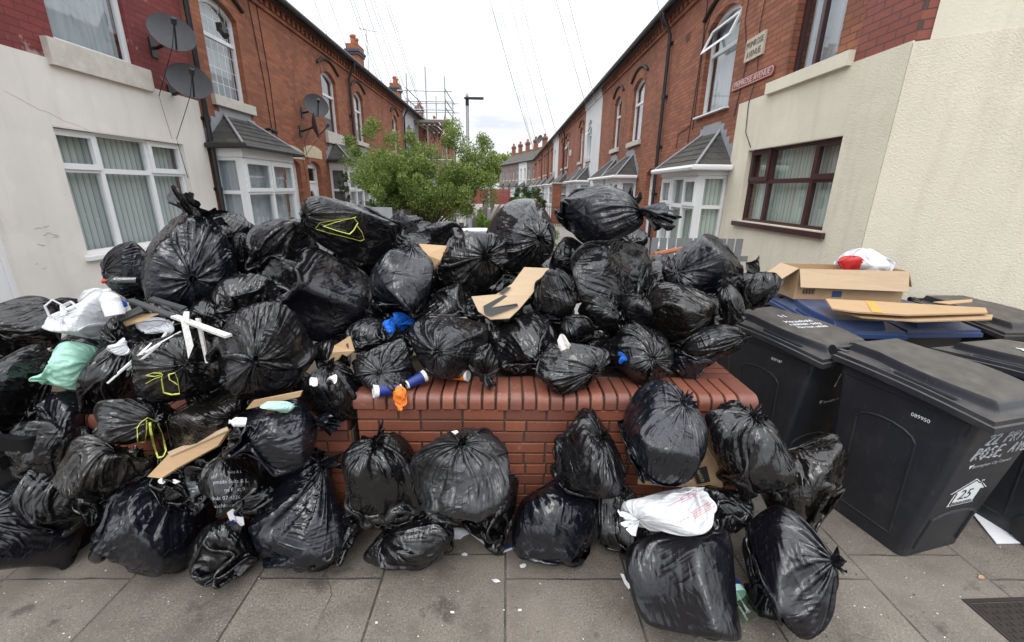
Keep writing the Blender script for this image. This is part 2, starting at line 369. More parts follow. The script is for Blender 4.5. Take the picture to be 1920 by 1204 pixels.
# ------------------------------------------------------------------ houses
def arch_pts(y0, y1, z0, zs, rise, n=10):
    """outline with a segmental head: springing at zs, crown at zs+rise"""
    p = [(y0, z0), (y1, z0), (y1, zs)]
    if rise > 0:
        for i in range(1, n): t = i/n; p.append((y1+(y0-y1)*t, zs+rise*(1-(2*t-1)**2)))
    p.append((y0, zs)); return p
def shrink(y0, y1, z0, zs, rise, e): return arch_pts(y0+e, y1-e, z0+e, zs-e*(0 if rise > 0 else 1), max(0, rise-e*.8) if rise > 0 else 0)
def window(root, M, y0, y1, z0, zs, rise=0, frame='upvc', style='sash', cover='net_curtain', sill='stone_sill', sill_h=.13, rec=.09, lead=False, open_top=False, name='window', sx=.1):
    """one window: the frame is the part; pane, curtain and sill are its sub-parts"""
    b = MB(); e = .05
    W = y1-y0; inner = []
    if style == 'sash':
        zm = z0+(zs+rise-z0)*.62
        inner = [[(y0+e, z0+e), (y1-e, z0+e), (y1-e, zm-.03), (y0+e, zm-.03)], arch_pts(y0+e, y1-e, zm+.03, zs-(.02 if rise else .05), max(0, rise-.06))]
    elif style == 'two':
        ym = (y0+y1)/2+W*.08
        inner = [[(y0+e, z0+e), (ym-.03, z0+e), (ym-.03, zs-e), (y0+e, zs-e)], [(ym+.03, z0+e), (y1-e, z0+e), (y1-e, zs-e), (ym+.03, zs-e)]]
    elif style == 'one': inner = [[(y0+e, z0+e), (y1-e, z0+e), (y1-e, zs-e), (y0+e, zs-e)]]
    elif isinstance(style, dict):
        ys = [y0]+style['ys']+[y1]; zm = style['zm']
        for i in range(len(ys)-1):
            a = ys[i]+(e if i == 0 else .03); c = ys[i+1]-(e if i == len(ys)-2 else .03)
            inner += [[(a, z0+e), (c, z0+e), (c, zm-.03), (a, zm-.03)], [(a, zm+.03), (c, zm+.03), (c, zs-e), (a, zs-e)]]
    b.plate(arch_pts(y0+.002, y1-.002, z0+.002, zs, max(0, rise-.003)), inner, -rec-.06, -rec, M, frame)
    if isinstance(style, dict):                                     # raised sashes on the small openers
        for (a, c) in style.get('op', []):
            zm = style['zm']; b.plate([(a+.01, zm+.005), (c-.01, zm+.005), (c-.01, zs-.02), (a+.01, zs-.02)], [[(a+.075, zm+.07), (c-.075, zm+.07), (c-.075, zs-.085), (a+.075, zs-.085)]], -rec-.02, -rec+.025, M, frame)
    fr = b.build(name, root)
    g = MB(); g.plate(arch_pts(y0+.02, y1-.02, z0+.02, zs-.02, rise), [], -rec-.036, -rec-.030, M, 'glass'); g.build('pane', fr)
    if cover:
        g = MB(); n = 40; V = []; yy0, yy1 = y0+.03, y1-.03
        wav = .012 if 'curtain' in cover else .004
        for i in range(n+1):
            y = yy0+(yy1-yy0)*i/n; d = -rec-.13+wav*math.sin(i*1.9)+wav*.6*math.sin(i*.83+1)
            V += [M(y, z0+.03, d), M(y, zs+rise-.03, d)]
        g.add(V, [(2*i, 2*i+2, 2*i+3, 2*i+1) for i in range(n)], cover, True); g.build('curtain' if 'curtain' in cover else 'blind', fr, recalc=False)
    if lead:
        g = MB(); ny = int(W/.16); zt = zs+rise*.7
        for i in range(1, ny): y = y0+W*i/ny; g.box((y-.004, z0+e, -rec-.03), (y+.004, zt-.04, -rec-.026), 'upvc', lambda y, z, d: M(y, z, d))
        nz = int((zt-z0)/.22)
        for i in range(1, nz): z = z0+(zt-z0)*i/nz; g.box((y0+e, z-.004, -rec-.03), (y1-e, z+.004, -rec-.0262), 'upvc', lambda y, z, d: M(y, z, d))
        g.build('glazing_bar', fr)
    if sill:
        g = MB(); g.box((y0-sx, z0-sill_h, -.04), (y1+sx, z0-.002, .075), sill, lambda y, z, d: M(y, z, d)); g.build('sill', fr)
    if open_top:                                                     # top-hung fanlight standing open
        zm = z0+(zs+rise-z0)*.62; hinge = zs+.02; ang = math.radians(24); b2 = MB(); L = hinge-zm-.02
        def M2(y, s_, w): return M(y, hinge-s_*math.cos(ang)-w*math.sin(ang), -rec+.01+s_*math.sin(ang)+w*math.cos(ang))
        b2.plate([(y0+.06, 0), (y1-.06, 0), (y1-.06, L), (y0+.06, L)], [[(y0+.12, .06), (y1-.12, .06), (y1-.12, L-.06), (y0+.12, L-.06)]], 0, .045, M2, frame)
        b2.plate([(y0+.11, .05), (y1-.11, .05), (y1-.11, L-.05), (y0+.11, L-.05)], [], .018, .024, M2, 'glass'); b2.build('open_fanlight', fr)
    return fr
def door(root, M, y0, y1, z0=.45, z1=2.5, mat='upvc', fan=True, rise=.12, rec=.12, glazed='arch'):
    b = MB(); zt = z1-.42 if fan else z1-.05
    inner = [[(y0+.06, z0+.02), (y1-.06, z0+.02), (y1-.06, zt), (y0+.06, zt)]]
    if fan: inner.append(arch_pts(y0+.06, y1-.06, zt+.06, z1-.05, 0))
    b.plate(arch_pts(y0, y1, z0, z1, rise), inner, -rec-.07, -rec, M, 'upvc')
    fr = b.build('door', root)
    g = MB(); ym = (y0+y1)/2
    hole = arch_pts(ym-.15, ym+.15, z0+.95, zt-.32, .14) if glazed == 'arch' else [(ym-.2, z0+1.0), (ym+.2, z0+1.0), (ym+.2, zt-.15), (ym-.2, zt-.15)]
    g.plate([(y0+.062, z0+.022), (y1-.062, z0+.022), (y1-.062, zt-.002), (y0+.062, zt-.002)], [hole], -rec-.06, -rec-.02, M, mat)
    for (za, zb) in ((.18, .42), (.48, .82)): g.plate([(ym-.24, z0+za), (ym+.24, z0+za), (ym+.24, z0+zb), (ym-.24, z0+zb)], [[(ym-.21, z0+za+.03), (ym+.21, z0+za+.03), (ym+.21, z0+zb-.03), (ym-.21, z0+zb-.03)]], -rec-.021, -rec-.008, M, mat)
    g.box((y0+.1, z0+.98, -rec-.02), (y0+.13, z0+1.12, -rec+.03), 'galv', lambda y, z, d: M(y, z, d)); g.build('door_leaf', fr)
    g = MB(); g.plate([(y0+.03, z0+.5), (y1-.03, z0+.5), (y1-.03, z1-.02), (y0+.03, z1-.02)], [], -rec-.052, -rec-.046, M, 'glass')
    g.plate([(y0+.02, z0+.02), (y1-.02, z0+.02), (y1-.02, z1), (y0+.02, z1)], [], -rec-.3, -rec-.28, M, 'interior'); g.build('pane', fr)
    return fr
def bay(root, M, y0, y1, proj, zs, zh, ze, zr, lights=3, cover='net_curtain', side='far', roofmat='slate', gut='gutter_black', wallmat='brick_left', tint='upvc', mullions=None):
    """square bay: low wall, glazed front and sides, hipped slate roof with gutter"""
    b = MB()
    b.plate([(y0, -.1), (y1, -.1), (y1, zs), (y0, zs)], [], 0, proj, M, wallmat, True)
    bw = b.build('bay_window', root)
    f = MB(); e = .055; W = y1-y0; zm = zs+(zh-zs)*.62; inner = []
    n = lights; ys = [y0+W*i/n for i in range(n+1)] if mullions is None else [y0+W*q for q in mullions]
    for i in range(len(ys)-1):
        a = ys[i]+(e if i == 0 else .035); c = ys[i+1]-(e if i == len(ys)-2 else .035)
        inner += [[(a, zs+e), (c, zs+e), (c, zm-.035), (a, zm-.035)], [(a, zm+.035), (c, zm+.035), (c, zh-e), (a, zh-e)]]
    f.plate([(y0, zs), (y1, zs), (y1, zh), (y0, zh)], inner, proj-.07, proj, M, tint)
    for i in range(0, len(ys)-1, 1 if len(ys) < 4 else 2):
        a = ys[i]+.02; c = ys[i+1]-.02
        f.plate([(a, zm+.01), (c, zm+.01), (c, zh-.03), (a, zh-.03)], [[(a+.065, zm+.075), (c-.065, zm+.075), (c-.065, zh-.1), (a+.065, zh-.1)]], proj-.01, proj+.022, M, tint)
    for yy in (y0, y1):
        s_ = 1 if yy == y0 else -1
        MS = lambda u, v, w, yy=yy, s_=s_: M(yy+s_*w, v, u)
        f.plate([(0, zs), (proj-.072, zs), (proj-.072, zh), (0, zh)], [[(.05, zs+e), (proj-.125, zs+e), (proj-.125, zm-.03), (.05, zm-.03)], [(.05, zm+.03), (proj-.125, zm+.03), (proj-.125, zh-e), (.05, zh-e)]], .0, .06, MS, tint)
    f.box((y0-.03, zh+.002, 0), (y1+.03, ze, proj+.03), tint, lambda y, z, d: M(y, z, d))
    f.box((y0-.04, zs-.06, 0), (y1+.04, zs-.002, proj+.05), tint, lambda y, z, d: M(y, z, d))
    f.build('window_frame', bw)
    g = MB(); g.plate([(y0+.03, zs+.03), (y1-.03, zs+.03), (y1-.03, zh-.03), (y0+.03, zh-.03)], [], proj-.04, proj-.034, M, 'glass')
    for yy in (y0, y1):
        s_ = 1 if yy == y0 else -1
        MS = lambda u, v, w, yy=yy, s_=s_: M(yy+s_*w, v, u)
        g.plate([(.03, zs+.03), (proj-.08, zs+.03), (proj-.08, zh-.03), (.03, zh-.03)], [], .03, .036, MS, 'glass')
    g.build('pane', bw)
    if cover:
        g = MB(); n2 = 50; V = []
        for i in range(n2+1):
            y = y0+.1+(W-.2)*i/n2; d = proj-.16+.014*math.sin(i*1.7)+.01*math.sin(i*.7); V += [M(y, zs+.02, d), M(y, zh-.02, d)]
        g.add(V, [(2*i, 2*i+2, 2*i+3, 2*i+1) for i in range(n2)], cover, True)
        for yy in (y0+.1, y1-.1): g.add([M(yy, zs+.02, 0), M(yy, zs+.02, proj-.16), M(yy, zh-.02, proj-.16), M(yy, zh-.02, 0)], [(0, 1, 2, 3)], cover)
        g.build('curtain', bw, recalc=False)
    r = MB(); o = .14; hy = min(.55, W*.3)
    A = [(y0-o, ze, 0), (y1+o, ze, 0), (y1+o, ze, proj+o), (y0-o, ze, proj+o), (y0+hy, zr, 0), (y1-hy, zr, 0)]
    A2 = [(y, z-.05, d) for y, z, d in A[:4]]
    V = [M(*q) for q in A+A2]
    r.add(V, [(3, 2, 5, 4), (0, 3, 4), (2, 1, 5), (0, 4, 5, 1), (3, 0, 6, 9), (2, 3, 9, 8), (1, 2, 8, 7), (0, 1, 7, 6), (6, 7, 8, 9)], roofmat)
    # staggered slate courses stand proud of the slope, and lead flashing where the roof meets the wall
    for k in range(6):
        t = k/6.; q = 1-t
        ya, yb = y0-o+(hy+o)*t, y1+o-(hy+o)*t; z = ze+(zr-ze)*t; d = (proj+o)*q
        r.add([M(ya, z+.006, d+.004), M(yb, z+.006, d+.004), M(yb, z+.015, d+.002), M(ya, z+.015, d+.002), M(yb-.02, z+.06, max(0, d-.08)), M(ya+.02, z+.06, max(0, d-.08))], [(0, 1, 2, 3), (3, 2, 4, 5)], roofmat)
    for sgn, (ya, yb) in ((1, (y0-o, y0+hy)), (-1, (y1+o, y1-hy))):
        r.tube([M(ya, ze+.02, proj+o-.01), M(yb, zr+.015, .01)], .022, 'lead', 6)
        for k in range(5):
            t0 = k/5; yy = ya+(yb-ya)*t0; y2 = ya+(yb-ya)*(t0+.2)
            zz = ze+(zr-ze)*t0
            r.box((min(yy, y2), zz, .003), (max(yy, y2), zz+.24, .012), 'lead', lambda y, z, d: M(y, z, d))
    r.box((y0+hy, zr-.03, .003), (y1-hy, zr+.16, .014), 'lead', lambda y, z, d: M(y, z, d))
    r.build('bay_roof', bw, recalc=False)
    g = MB(); gp = [M(y0-o-.03, ze-.03, .04), M(y0-o-.03, ze-.03, proj+o+.03), M(y1+o+.03, ze-.03, proj+o+.03), M(y1+o+.03, ze-.03, .04)]
    g.tube(gp, .045, gut, 8); g.build('gutter', bw)
    return bw
def chimney(root, M, y, d, z0, z1, pots=4):
    b = MB(); a, c = .42, .24
    b.box((y-a, z0, d-c), (y+a, z1-.3, d+c), 'brick_left', lambda y, z, q: M(y, z, q))
    for (e, za, zb, m) in ((.05, z1-.3, z1-.2, 'blue_brick'), (.09, z1-.2, z1-.1, 'blue_brick'), (.03, z1-.1, z1+.12, 'brick_left')):
        b.box((y-a-e, za, d-c-e), (y+a+e, zb, d+c+e), m, lambda y, z, q: M(y, z, q))
    ch = b.build('chimney', root)
    for i in range(pots):
        p = MB(); yy = y-.28+.56*i/(max(1, pots-1)); h = [.34, .42, .3, .38][i % 4]
        c0 = M(yy, z1+.12, d); p.tube([c0, (c0[0], c0[1], c0[2]+h*.8), (c0[0], c0[1], c0[2]+h*.82), (c0[0], c0[1], c0[2]+h)], [.095, .085, .115, .115], 'terracotta', 12, True); p.build('chimney_pot', ch)
    return ch
def house(name, label, o, X, Y0, w, eave, wall, win=(), doors=(), bays=(), chim=None, lower=None, group=None, dentil=True, roof=True, pipe=None, deep=6.0, hood=True, ridge=None, extra_holes=()):
    """o=+1: faces +X; o=-1: faces -X. M maps (along, up, out) to the house's own axes"""
    root = thing(name, label, 'house', (X, Y0, 0), 0, group)
    M = lambda y, z, d: (o*d, y, z)
    holes = []
    for q in win:
        q.setdefault('rise', .12); holes.append(arch_pts(q['y0'], q['y1'], q['z0'], q['zs'], q['rise']))
    for q in doors:
        q.setdefault('z0', .45); holes.append(arch_pts(q['y0'], q['y1'], q.get('z0', .45), q['z1'], q.get('rise', .12)))
    for q in bays: holes.append([(q['y0']+.06, .9), (q['y1']-.06, .9), (q['y1']-.06, q['zh']), (q['y0']+.06, q['zh'])])
    b = MB(); b.plate([(0, -.2), (w, -.2), (w, eave), (0, eave)], holes, -.24, 0, M, wall)
    b.box((0, -.2, -deep), (.2, eave, -.24), wall, M); b.box((w-.2, -.2, -deep), (w, eave, -.24), wall, M); b.box((.2, -.2, -deep), (w-.2, eave, -deep+.2), wall, M)
    b.box((.2, 2.75, -deep+.2), (w-.2, 2.95, -.24), 'interior', M); b.box((.2, -.2, -3.1), (w-.2, 2.75, -3.0), 'interior', M); b.box((.2, 2.95, -3.1), (w-.2, eave, -3.0), 'interior', M)
    if lower: b.plate([(lower[0], -.2), (lower[1], -.2), (lower[1], lower[2]), (lower[0], lower[2])], lower[4] if len(lower) > 4 else [], .002, .022, M, lower[3])
    for hl in (lower[4] if lower and len(lower) > 4 else []):        # rendered reveals
        cy_ = sum(p[0] for p in hl)/len(hl); cz_ = sum(p[1] for p in hl)/len(hl)
        b.plate(hl, [[(y+(.011 if y < cy_ else -.011), z+(.011 if z < cz_ else -.011)) for y, z in hl]], -.058, .0205, M, lower[3])
    b.build('wall', root)
    if dentil:
        c = MB(); c.box((0, eave-.34, .002), (w, eave-.27, .045), wall, M); c.box((0, eave-.135, .002), (w, eave-.02, .105), wall, M)
        n = int(w/.225)
        for i in range(n): y = w*(i+.25)/n; c.box((y, eave-.265, .002), (y+.11, eave-.14, .075), wall, M)
        c.build('cornice', root)
    for q in win:
        kw = {k: v for k, v in q.items() if k not in ('hood',)}; window(root, M, **kw)
        if hood and q['rise'] > 0:
            a = MB(); ys, ye, zs, r = q['y0']-.22, q['y1']+.22, q['zs'], q['rise']
            pts = [M(ys+(ye-ys)*t, zs+.24+(r+.05)*(1-(2*t-1)**2), .03) for t in np.linspace(0, 1, 11)]
            a.tube(pts, .035, 'stone_sill' if wall == 'x' else 'metal_dark', 6); 
            arch = arch_pts(q['y0'], q['y1'], q['zs'], q['zs'], r)[2:]
            up = [(y, z+.235) for y, z in arch]; a.plate(arch+up[::-1], [], .001, .012, M, wall); a.build('arch_hood', root)
    for q in doors: door(root, M, **q)
    for q in bays: bay(root, M, **q)
    if roof:
        r = MB(); rz = ridge or eave+2.1; md = -deep/2; bd = .22
        r.add([M(0, eave-.03, bd), M(w, eave-.03, bd), M(w, rz, md), M(0, rz, md), M(0, eave-.03, -deep-.2), M(w, eave-.03, -deep-.2),
               M(0, eave-.11, bd), M(w, eave-.11, bd), M(w, rz-.09, md), M(0, rz-.09, md), M(0, eave-.11, -deep-.2), M(w, eave-.11, -deep-.2)],
              [(0, 1, 2, 3), (3, 2, 5, 4), (6, 9, 8, 7), (9, 10, 11, 8), (0, 6, 7, 1), (4, 5, 11, 10), (0, 3, 9, 6), (3, 4, 10, 9), (1, 7, 8, 2), (2, 8, 11, 5)], 'slate')
        r.tube([M(0, rz+.02, md), M(w, rz+.02, md)], .09, 'terracotta', 6)
        r.add([M(0.001, eave, -.01), M(0.001, rz-.1, md), M(0.001, eave, -deep), M(w-.001, eave, -.01), M(w-.001, rz-.1, md), M(w-.001, eave, -deep)], [(0, 1, 2), (3, 5, 4)], wall)
        r.build('roof', root)
        g = MB(); g.tube([M(0, eave-.05, .27), M(w, eave-.05, .27)], .06, 'gutter_black', 8); g.box((0, eave-.14, .115), (w, eave-.02, .2), 'gutter_black', M); g.build('gutter', root)
    if chim: chimney(root, M, *chim)
    if pipe is not None:
        p = MB(); y = pipe; p.tube([M(y, eave-.06, .27), M(y, eave-.22, .27), M(y, eave-.4, .14), M(y, eave-.55, .075), M(y, .1, .075)], .04, 'black_pipe', 8)
        for z in np.arange(.8, eave-.6, 1.1): p.tube([M(y, z, .075), M(y, z+.07, .075)], .052, 'black_pipe', 8)
        for z in np.arange(.8, eave-.6, 1.1): p.box((y-.075, z+.01, .0), (y+.075, z+.06, .03), 'black_pipe', M)
        p.build('drainpipe', root)
    return root, M
# ------------------------------------------------------------------ ground
def ground_mat():
    t = NT('slabs'); o = t.obj()
    sp = t.n('SeparateXYZ', {0: o}); wob = t.noise(o, 2.5, 3); wb = t.n('Math', {0: wob, 1: .035}, operation='MULTIPLY').outputs[0]
    yy = t.n('Math', {0: sp.outputs[1], 1: wb}, operation='ADD').outputs[0]
    v = t.n('CombineXYZ', {0: yy, 1: sp.outputs[0]}).outputs[0]
    m = t.n('Mapping', {'Vector': v, 'Location': (.0, .65, 0)}).outputs[0]
    bt = t.n('TexBrick', {'Vector': m, 'Color1': (.20, .172, .142, 1), 'Color2': (.155, .135, .113, 1), 'Mortar': (.055, .046, .036, 1), 'Scale': 1, 'Mortar Size': .0065, 'Mortar Smooth': .5, 'Brick Width': .9, 'Row Height': .66}, offset=.82, offset_frequency=2)
    fine = t.noise(o, 95, 4, .8); mid = t.noise(o, 4.5, 8, .72); big = t.noise(o, .9, 4, .6)
    c = t.mix(t.ramp(fine, [(.34, .9), (.50, 0.)]), bt.outputs[0], (.055, .046, .038))
    c = t.mix(t.ramp(fine, [(.55, 0.), (.68, .8)]), c, (.36, .32, .275))
    c = t.mix(t.ramp(mid, [(.44, 0.), (.68, .7)]), c, (.075, .062, .05))
    c = t.mix(t.ramp(big, [(.42, 0.), (.7, .5)]), c, (.27, .235, .195))
    st = t.ramp(t.noise(t.n('Mapping', {'Vector': o, 'Location': (5, 2, 0)}).outputs[0], 2.3, 6, .7), [(.57, 0.), (.63, .7)]); c = t.mix(st, c, (.05, .043, .036))
    vo = t.n('TexVoronoi', {'Vector': o, 'Scale': 48}).outputs['Distance']; c = t.mix(t.ramp(vo, [(.06, .85), (.12, .0)]), c, (.40, .37, .32))
    vo = t.n('TexVoronoi', {'Vector': o, 'Scale': 21}).outputs['Distance']; c = t.mix(t.ramp(vo, [(.03, .9), (.07, .0)]), c, (.52, .48, .42))
    vs = t.n('TexVoronoi', {'Vector': t.n('Mapping', {'Vector': o, 'Location': (3.3, 1.7, 0)}).outputs[0], 'Scale': 3.3}).outputs['Distance']
    c = t.mix(t.ramp(vs, [(.05, .65), (.085, 0.)]), c, (.05, .045, .04))
    ed = t.n('TexVoronoi', {'Vector': t.n('VectorMath', {0: o, 1: t.n('VectorMath', {0: t.n('TexNoise', {'Vector': o, 'Scale': 3., 'Detail': 4}).outputs[1], 3: .35}, operation='SCALE').outputs[0]}, operation='ADD').outputs[0], 'Scale': 1.1}, feature='DISTANCE_TO_EDGE').outputs['Distance']
    ce = t.n('Math', {0: t.ramp(ed, [(.0, .9), (.006, 0.)]), 1: t.ramp(t.noise(o, 1.4, 2), [(.5, 0.), (.6, 1.)])}, operation='MULTIPLY').outputs[0]; c = t.mix(ce, c, (.035, .03, .025))
    jm = t.n('Math', {0: bt.outputs[1], 1: t.ramp(t.noise(o, 4, 3), [(.5, 0.), (.62, .9)])}, operation='MULTIPLY').outputs[0]
    c = t.mix(jm, c, (.04, .046, .024))
    t.set(Base_Color=c, Roughness=.9)
    nb = t.bump(bt.outputs[1], .9, -.008); t.set(Normal=t.bump(fine, .7, .0035, nb)); MATS['slabs'] = t.m
ground_mat()
g = MB(); g.add([(-400, -60, -.004), (400, -60, -.004), (400, 700, -.004), (-400, 700, -.004)], [(0, 1, 2, 3)], 'soil'); struct(g.build('ground'))
g = MB(); g.box((-9, -8, -.12), (9, 2.9, 0), 'slabs'); struct(g.build('pavement'))
g = MB(); g.box((-.75, 2.92, -.1), (.55, 62, .01), 'concrete'); struct(g.build('path'))
for x0, x1 in ((-4.9, -1.1), (.75, 3.65)):
    g = MB(); g.box((x0, 5.5, -.1), (x1, 61, .04), 'concrete'); struct(g.build('garden_ground'))

# ------------------------------------------------------------------ left terrace
LX = -5.0
def WL(ya, yb, base, **k): d = dict(y0=ya-base, y1=yb-base, z0=3.47, zs=4.85, rise=.18); d.update(k); return d
Y = 1.2
lowin = dict(y0=5.13-Y, y1=7.12-Y, z0=1.17, zs=2.60, rise=0, style=dict(ys=[5.70-Y, 6.47-Y], zm=2.15, op=[(5.13-Y, 5.70-Y), (6.47-Y, 7.12-Y)]), cover='blinds_grey', sill='upvc', sill_h=.05, rec=.06, sx=.04)
upwin = dict(y0=5.45-Y, y1=6.53-Y, z0=3.5, zs=4.95, rise=0, style='one', cover='net_curtain', sill_h=.27, rec=.05, sx=.16)
dr = dict(y0=3.35-Y, y1=4.38-Y, z0=.0, z1=2.1, rise=0, fan=False, rec=.05)
lh = [arch_pts(lowin['y0'], lowin['y1'], lowin['z0'], lowin['zs'], 0), arch_pts(dr['y0'], dr['y1'], .0, 2.1, 0)]
root, M = house('corner_house', 'end house with cream rendered ground floor and red painted brick above', 1, LX, Y, 6.45, 5.75, 'brick_red', [lowin, upwin], [dr], [], lower=(0, 6.45, 3.29, 'cream_render', lh), dentil=True)
# a hairline crack and faint pen scribbles on the render
ck = MB(); rr = random.Random(5)
y, z = 4.75, 2.86; pts = [(y, z)]
while y < 5.5: y += .05; z -= .012+rr.uniform(-.012, .014); pts.append((y, z))
ck.tube([M(a-Y, b, .0225) for a, b in pts], .0011, 'wood', 4); ck.build('crack', root)
sc = MB()
for (px, py, n) in ((62, 427, 5), (80, 425, 4), (80, 442, 9), (96, 446, 5), (68, 458, 5), (66, 498, 2), (78, 505, 3)):
    p = onX(px, py, -4.975); y, z = p[1]-Y, p[2]; pts = []
    for i in range(n*2): y += .009; z += rr.uniform(-.009, .009); pts.append(M(y, z, .0235))
    sc.tube(pts, .0013, 'ink_black', 4)
sc.build('pen_scribble', root)
Y = 7.66
root, M = house('terraced_house', 'orange brick house with leaded sash window, next to the left cream end house', 1, LX, Y, 3.62, 5.75, 'brick_left',
  [WL(8.13, 9.15, Y, lead=True, cover='net_curtain', sill_h=.16)], [dict(y0=10.2-Y, y1=11.0-Y, z1=2.5)], [dict(y0=.12, y1=1.86, proj=.5, zs=.95, zh=2.46, ze=2.66, zr=3.18, lights=3, mullions=[0, .5, 1], cover='net_curtain')], pipe=.04, group='brick houses of the left terrace')
ak = MB(); ak.plate(arch_pts(10.0-Y, 11.25-Y, 2.62, 2.78, .12), [], .002, .012, M, 'cream_paint'); ak.build('door_lintel', root)
cb = MB()
for (a, b_) in (((9.65, 5.4), (9.9, 2.6)), ((9.95, 5.4), (10.05, 2.9))): cb.tube([M(a[0]-Y, a[1], .012), M((a[0]+b_[0])/2-Y+.06, (a[1]+b_[1])/2, .012), M(b_[0]-Y, b_[1], .012)], .008, 'cable', 5)
cb.build('cable', root)
lm = MB(); p = M(9.62-Y, 3.1, 0); lm.tube([p, M(9.62-Y, 3.12, .1), M(9.7-Y, 3.06, .2)], [.03, .03, .045], 'cable', 8); lm.build('security_camera', root)
lm = MB(); lm.tube([M(8.42-Y, 5.35, .15), M(8.40-Y, 4.62, .16)], .006, 'cable', 5); lm.box((8.33-Y, 4.47, .1), (8.45-Y, 4.6, .2), 'gutter_black', M); lm.tube([M(8.36-Y, 4.5, .15), M(8.33-Y, 4.4, .24)], [.05, .06], 'gutter_black', 8); lm.build('floodlight', root)
Y = 11.28
root, M = house('terraced_house', 'orange brick house with arched white door and tall white sill, left of the green tree', 1, LX, Y, 3.64, 5.75, 'brick_left',
  [WL(12.85, 13.87, Y, cover='grey_curtain', sill_h=.3)], [dict(y0=.12, y1=.9, z1=2.5)], [dict(y0=1.5, y1=3.4, proj=.5, zs=.95, zh=2.5, ze=2.72, zr=3.25, lights=3, cover='grey_curtain')], chim=(3.64, -2.0, 6.9, 8.0, 3), pipe=3.6, group='brick houses of the left terrace')
ak = MB(); ak.plate(arch_pts(0, 1.05, 2.7, 2.9, .1), [], .002, .012, M, 'cream_paint'); ak.build('door_lintel', root)
cr = random.Random(3); LHN = ['orange brick house in the left terrace, third from the cream end house', 'orange brick house in the left terrace, joined to the grey rendered house']
for i, (wa, mir, lab) in enumerate(((15.37, 0, LHN[0]), (20.16, 1, LHN[1]))):
    Y = 14.94+3.7*i
    house('terraced_house', lab, 1, LX, Y, 3.68, 5.75, 'brick_left', [WL(wa, wa+.94, Y, cover='net_curtain')], [dict(y0=2.6 if not mir else .2, y1=3.35 if not mir else .95, z1=2.5)],
      [dict(y0=.2 if not mir else 1.75, y1=1.9 if not mir else 3.45, proj=.5, zs=.95, zh=2.46, ze=2.66, zr=3.15, lights=3)], chim=(3.68, -2.0, 6.9, 8.0, 4) if mir else None, pipe=3.6 if mir else None, group='brick houses of the left terrace')
Y = 22.36
house('terraced_house', 'grey rendered terraced house behind the scaffolding in the left terrace', 1, LX, Y, 3.68, 5.75, 'grey_render', [WL(Y+.7, Y+1.7, Y, cover='grey_curtain')], [dict(y0=2.6, y1=3.35, z1=2.5)], [dict(y0=.2, y1=1.9, proj=.5, zs=.95, zh=2.46, ze=2.66, zr=3.15)], dentil=False, hood=False)
for i in range(5):
    Y = 26.06+3.7*i; mir = i % 2 == 0
    house('terraced_house', ['brick house of the left terrace standing inside the scaffolding', 'brick house beyond the scaffolding in the left terrace', 'second brick house beyond the scaffolding in the left terrace', 'third brick house beyond the scaffolding in the left terrace', 'farthest brick house of the left terrace, beyond the scaffolding'][i], 1, LX, Y, 3.68, 5.75, 'brick_left', [WL(Y+(1.7 if mir else .7), Y+(2.7 if mir else 1.7), Y)], [dict(y0=.2 if mir else 2.6, y1=.95 if mir else 3.35, z1=2.5)],
      [dict(y0=1.75 if mir else .2, y1=3.45 if mir else 1.9, proj=.5, zs=.95, zh=2.46, ze=2.66, zr=3.15)], chim=(3.68, -2.0, 6.9, 8.0, 4) if mir else None, group='brick houses of the left terrace')

# ------------------------------------------------------------------ right terrace
RX = 3.75
def WR(y0, y1, **k): d = dict(y0=y0, y1=y1, z0=3.40, zs=4.86, rise=.2); d.update(k); return d
Y = 4.48; W = 3.02
lowin = dict(y0=.61, y1=2.58, z0=1.56, zs=2.63, rise=0, frame='brown_upvc', style=dict(ys=[1.13, 2.06], zm=2.16, op=[(.61, 1.13), (2.06, 2.58)]), cover='blinds_green', sill='brown_upvc', sill_h=.07, rec=.07, sx=.06)
upwin = dict(y0=1.04, y1=1.99, z0=3.49, zs=5.0, rise=0, frame='brown_upvc', style='two', cover='net_curtain', sill='smooth_cream', sill_h=.15, rec=.1, sx=.3, lead=False)
lh = [arch_pts(lowin['y0'], lowin['y1'], lowin['z0'], lowin['zs'], 0)]
root, M = house('corner_house', 'end house with pebble rendered cream ground floor, splayed corner and brown framed windows', -1, RX, Y, W, 5.95, 'brick_right', [lowin, upwin], [], [], lower=(0, W+.07, 3.36, 'pebble_render', lh), roof=True, extra_holes=())
CH = lambda u, v, w: (.8*u-.6*w, -.6*u-.8*w, v)
c = MB(); c.plate([(0, -.2), (3.0, -.2), (3.0, 6.2), (0, 6.2)], [], -.3, 0, CH, 'brick_quoin'); c.build('wall', root)
c = MB(); c.plate([(-.012, -.2), (3.0, -.2), (3.0, 3.345), (-.012, 3.345)], [], .002, .024, CH, 'pebble_render'); c.plate([(.10, 3.347), (3.0, 3.347), (3.0, 6.2), (.10, 6.2)], [], .002, .018, CH, 'smooth_cream'); c.build('render_coat', root)
c = MB(); c.box((2.4, -1.8, -.2), (9, -1.5, 6.2), 'pebble_render'); c.build('wall', root)
